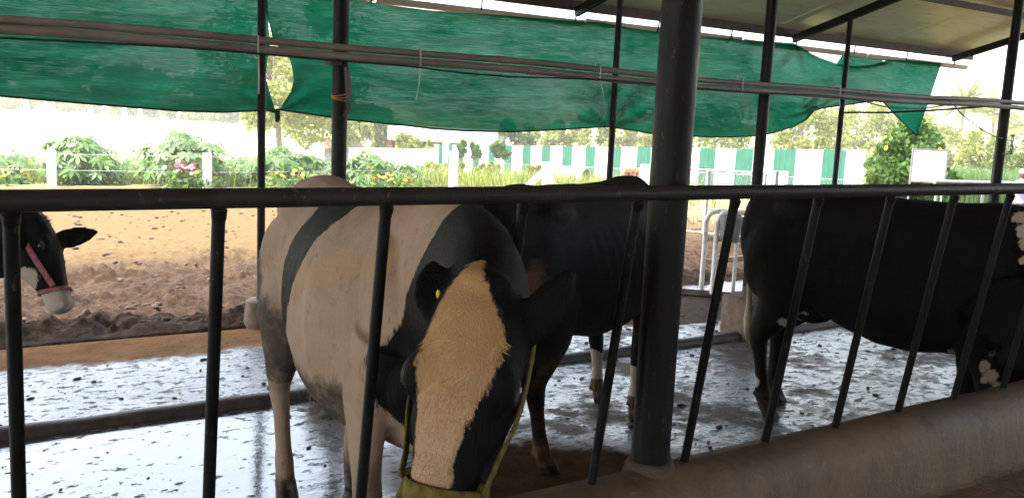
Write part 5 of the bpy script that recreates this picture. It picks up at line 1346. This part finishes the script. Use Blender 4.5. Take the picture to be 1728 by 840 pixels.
mb.tube([V3(0, 0, 1.42), V3(0, .012, 1.52)], .055 * k, 12); mb.ell(V3(0, .02, 1.60), (.075 * k, .095 * k, .115 * k)); mb.ell(V3(0, .115, 1.585), (.014 * k, .022 * k, .022 * k))
for sg in (-1, 1):
    mb.ell(V3(sg * .077, .01, 1.59), (.012 * k, .022 * k, .03 * k))
    mb.tube([V3(sg * .17, 0, 1.36), V3(sg * .235, -.02, 1.12), V3(sg * .20, .12, .95), V3(sg * .10, .22, .97)], [.055 * k, .045 * k, .036 * k, .03 * k], 10)
    mb.ell(V3(sg * .07, .26, .975), (.04 * k, .05 * k, .025 * k))
    for f_ in range(4): mb.tube([V3(sg * (.085 - f_ * .02), .28, .98), V3(sg * (.08 - f_ * .02), .335, .97), V3(sg * (.078 - f_ * .02), .345, .94)], .009 * k, 6)
    mb.tube([V3(sg * .09, 0, .9), V3(sg * .10, .015, .5), V3(sg * .10, 0, .1)], [.095 * k, .066 * k, .045 * k], 12); mb.tube([V3(sg * .10, -.05, .035), V3(sg * .105, .05, .04), V3(sg * .11, .17, .025)], [.038 * k, .045 * k, .03 * k], 10, ref=(0, 0, 1))
me = fuse(mb, .014, 3); man = link('person', me, [M['skin'], M['trouser']], None, 'all'); man.location = p; man.rotation_euler.z = math.atan2(r3.y, r3.x) - .25
for pl_ in me.polygons:
    if .12 * k < pl_.center.z < .93 * k and abs(pl_.center.y) < .16 * k: pl_.material_index = 1
tag(man, 'man in pale cap and lavender shirt standing beyond the rail at right edge', 'person')
mb = MB(); mb.tube([V3(0, 0, .86), V3(0, .01, .97), V3(0, .02, 1.16), V3(0, .01, 1.33), V3(0, 0, 1.43), V3(0, 0, 1.455)], [(.168 * k, .128 * k), (.165 * k, .118 * k), (.186 * k, .131 * k), (.206 * k, .126 * k), (.135 * k, .095 * k), (.07 * k, .07 * k)], 18, ref=(0, 1, 0))
for sg in (-1, 1): mb.tube([V3(sg * .155, 0, 1.38), V3(sg * .215, -.012, 1.22), V3(sg * .235, -.02, 1.10)], [.078 * k, .064 * k, .058 * k], 12)
link('shirt', fuse(mb, .016, 3), M['shirt'], man, 'all')
mb = MB(); mb.ell(V3(0, .015, 1.655), (.086 * k, .105 * k, .075 * k)); mb.tube([V3(0, .09, 1.645), V3(0, .14, 1.635), V3(0, .18, 1.625)], [(.07 * k, .012 * k), (.065 * k, .010 * k), (.03 * k, .006 * k)], 12, ref=(0, 0, 1)); link('cap', mb.mesh('cap', False), M['cap'], man, 'all')

# white tubular stall divider with a hanging bucket
q1 = onZ(1183, 490); q2 = Vector((7.30, 6.42, 0)); zt = onY(1200, 356, q1.y).z
root = empty('stall_divider', q1, 'chipped white tubular stall divider frame standing on the wet floor edge', 'stall divider')
d = (q2 - q1).normalized(); up = Vector((0, 0, 1))
def frame(off):
    mb = MB(); a = q1 + off; b = q2 + off; r = .11; P = [a + up * -.02, a + up * .3, a + up * (zt - r)]
    for t in np.linspace(.2, 1, 5): P.append(a + up * (zt - r + r * math.sin(t * PI / 2)) + d * (r - r * math.cos(t * PI / 2)))
    for t in np.linspace(0, 1, 6): P.append(b + up * (zt - r + r * math.cos(t * PI / 2)) - d * (r - r * math.sin(t * PI / 2)))
    P += [b + up * .3, b + up * -.02]; mb.tube(P, .027, 12); return mb
dv = Vector((-d.y, d.x, 0))
kids(root, frame(Vector((0, 0, 0))).build('front_hoop', M['white_tube'])); kids(root, frame(d * .10 - dv * .06).build('rear_hoop', M['white_tube']))
for zf, tl in ((.66, .0), (.36, .09)):
    mb = MB(); mb.beam(q1 + up * (zt * zf), q2 + up * (zt * (zf + tl)), .03, .06, bevel=.004); kids(root, mb.build('plank', M['plank'], smooth=False))
for t in (.45, .8):
    mb = MB(); q = q1.lerp(q2, t) + d * .05 - dv * .03; mb.tube([q + up * -.02, q + up * zt], .02, 10); kids(root, mb.build('upright', M['white_tube']))
mb = MB(); c = q1.lerp(q2, .36) - dv * .10
mb.tube([c + up * (zt - .30), c + up * (zt - .29), c + up * (zt - .05), c + up * (zt - .035)], [.085, .095, .12, .125], 18); 
bk = empty('bucket', c, 'grey bucket hooked on the white stall divider', 'bucket'); kids(bk, mb.build('pail', M['bucket']))
mb = MB(); mb.tube([c - dv * .0 + d * .12 + up * (zt - .04), c + up * (zt + .035) + dv * .09, c - d * .12 + up * (zt - .04)], .006, 6); kids(bk, mb.build('handle', M['galv']))

# mesh gate behind it
g1 = onD(1130, 284, 14.2); g2 = onD(1292, 293, 13.4); z1, z2 = g1.z, g2.z
b1 = Vector((g1.x, g1.y, terrain(g1.x, g1.y))); b2 = Vector((g2.x, g2.y, terrain(g2.x, g2.y)))
root = empty('wire_gate', b1, 'thin grey pipe and wire gate across the yard behind the stall divider', 'gate')
mb = MB()
mb.tube([g1, g2], .02, 8)
for f_ in (.05, .42): mb.tube([b1 + Vector((0, 0, (z1 - b1.z) * f_)), b2 + Vector((0, 0, (z2 - b2.z) * f_))], .014, 8)
for t in (0, .42, 1): mb.tube([b1.lerp(b2, t) + Vector((0, 0, -.05)), g1.lerp(g2, t)], .024 if t != .42 else .034, 8)
kids(root, mb.build('frame', M['galv']))
mb = MB()
for t in np.linspace(.03, .97, 22): mb.tube([b1.lerp(b2, t) + Vector((0, 0, .05)), b1.lerp(b2, t).lerp(g1.lerp(g2, t), .97)], .005, 5)
kids(root, mb.build('mesh_wires', M['wire']))
cpost(1296, 13.3, 287, 'weathered grey gate post left of the braced white post', .11, mat='grey_conc', name='gate_post')
VEIL_DENSITY = 0.0013
# ================================================================== camera, light, world
cam = bpy.data.cameras.new('camera'); co = bpy.data.objects.new('camera', cam); C.objects.link(co)
cam.sensor_fit = 'HORIZONTAL'; cam.sensor_width = 36.0; cam.lens = F / 1728 * 36.0; cam.clip_start = 0.05; cam.clip_end = 6000
rt = CAMR[:, 0]; dn = CAMR[:, 1]; fw = CAMR[:, 2]
co.matrix_world = Matrix(((rt[0], -dn[0], -fw[0], 0), (rt[1], -dn[1], -fw[1], 0), (rt[2], -dn[2], -fw[2], CAMH), (0, 0, 0, 1)))
bpy.context.scene.camera = co
SUN_EL, SUN_AZ = R(61), R(290)     # azimuth measured clockwise from +Y
sd = Vector((math.sin(SUN_AZ) * math.cos(SUN_EL), math.cos(SUN_AZ) * math.cos(SUN_EL), math.sin(SUN_EL)))
sl = bpy.data.lights.new('sun', 'SUN'); sl.energy = 2.2; sl.angle = R(0.55); sl.color = (1.0, 0.95, 0.87)
so = bpy.data.objects.new('sun', sl); C.objects.link(so); so.rotation_euler = sd.to_track_quat('Z', 'Y').to_euler()
w = bpy.data.worlds.new('World'); bpy.context.scene.world = w; w.use_nodes = True
nt = w.node_tree; bg = nt.nodes['Background']; sky = nt.nodes.new('ShaderNodeTexSky')
sky.sky_type = 'NISHITA'; sky.sun_disc = False; sky.sun_elevation = SUN_EL; sky.sun_rotation = SUN_AZ
sky.air_density = 1.0; sky.dust_density = 3.0; sky.ozone_density = 1.0
hs = nt.nodes.new('ShaderNodeHueSaturation'); hs.inputs['Saturation'].default_value = 0.55; hs.inputs['Value'].default_value = 1.12
nt.links.new(sky.outputs[0], hs.inputs['Color']); nt.links.new(hs.outputs[0], bg.inputs[0]); bg.inputs[1].default_value = 0.15
sc = bpy.context.scene
# pale air volume added to imitate overexposure and lens flare on far things
hm, hnt, hb = newmat('veil_air'); hnt.nodes.remove(hb)
pv = hnt.nodes.new('ShaderNodeVolumePrincipled'); pv.inputs['Color'].default_value = (0.96, 0.97, 0.94, 1); pv.inputs['Density'].default_value = VEIL_DENSITY; pv.inputs['Anisotropy'].default_value = 0.0
hnt.links.new(pv.outputs[0], hnt.nodes['Material Output'].inputs['Volume'])
mb = MB(); mb.box((0, 700, 13), (3600, 2900, 36)); tag(mb.build('glare_veil', hm, smooth=False), 'added pale air volume imitating overexposed glare over the whole yard', 'glare_veil', kind='stuff')
sc.cycles.volume_bounces = 1; sc.cycles.volume_step_rate = 4
sc.view_settings.view_transform = 'Standard'; sc.view_settings.look = 'None'; sc.view_settings.gamma = 1.0; sc.view_settings.exposure = 2.6
sc.cycles.max_bounces = 10; sc.cycles.diffuse_bounces = 5; sc.cycles.transparent_max_bounces = 12; sc.cycles.transmission_bounces = 6
sc.cycles.sample_clamp_indirect = 8.0
try: sc.cycles.use_denoising = True
except Exception: pass
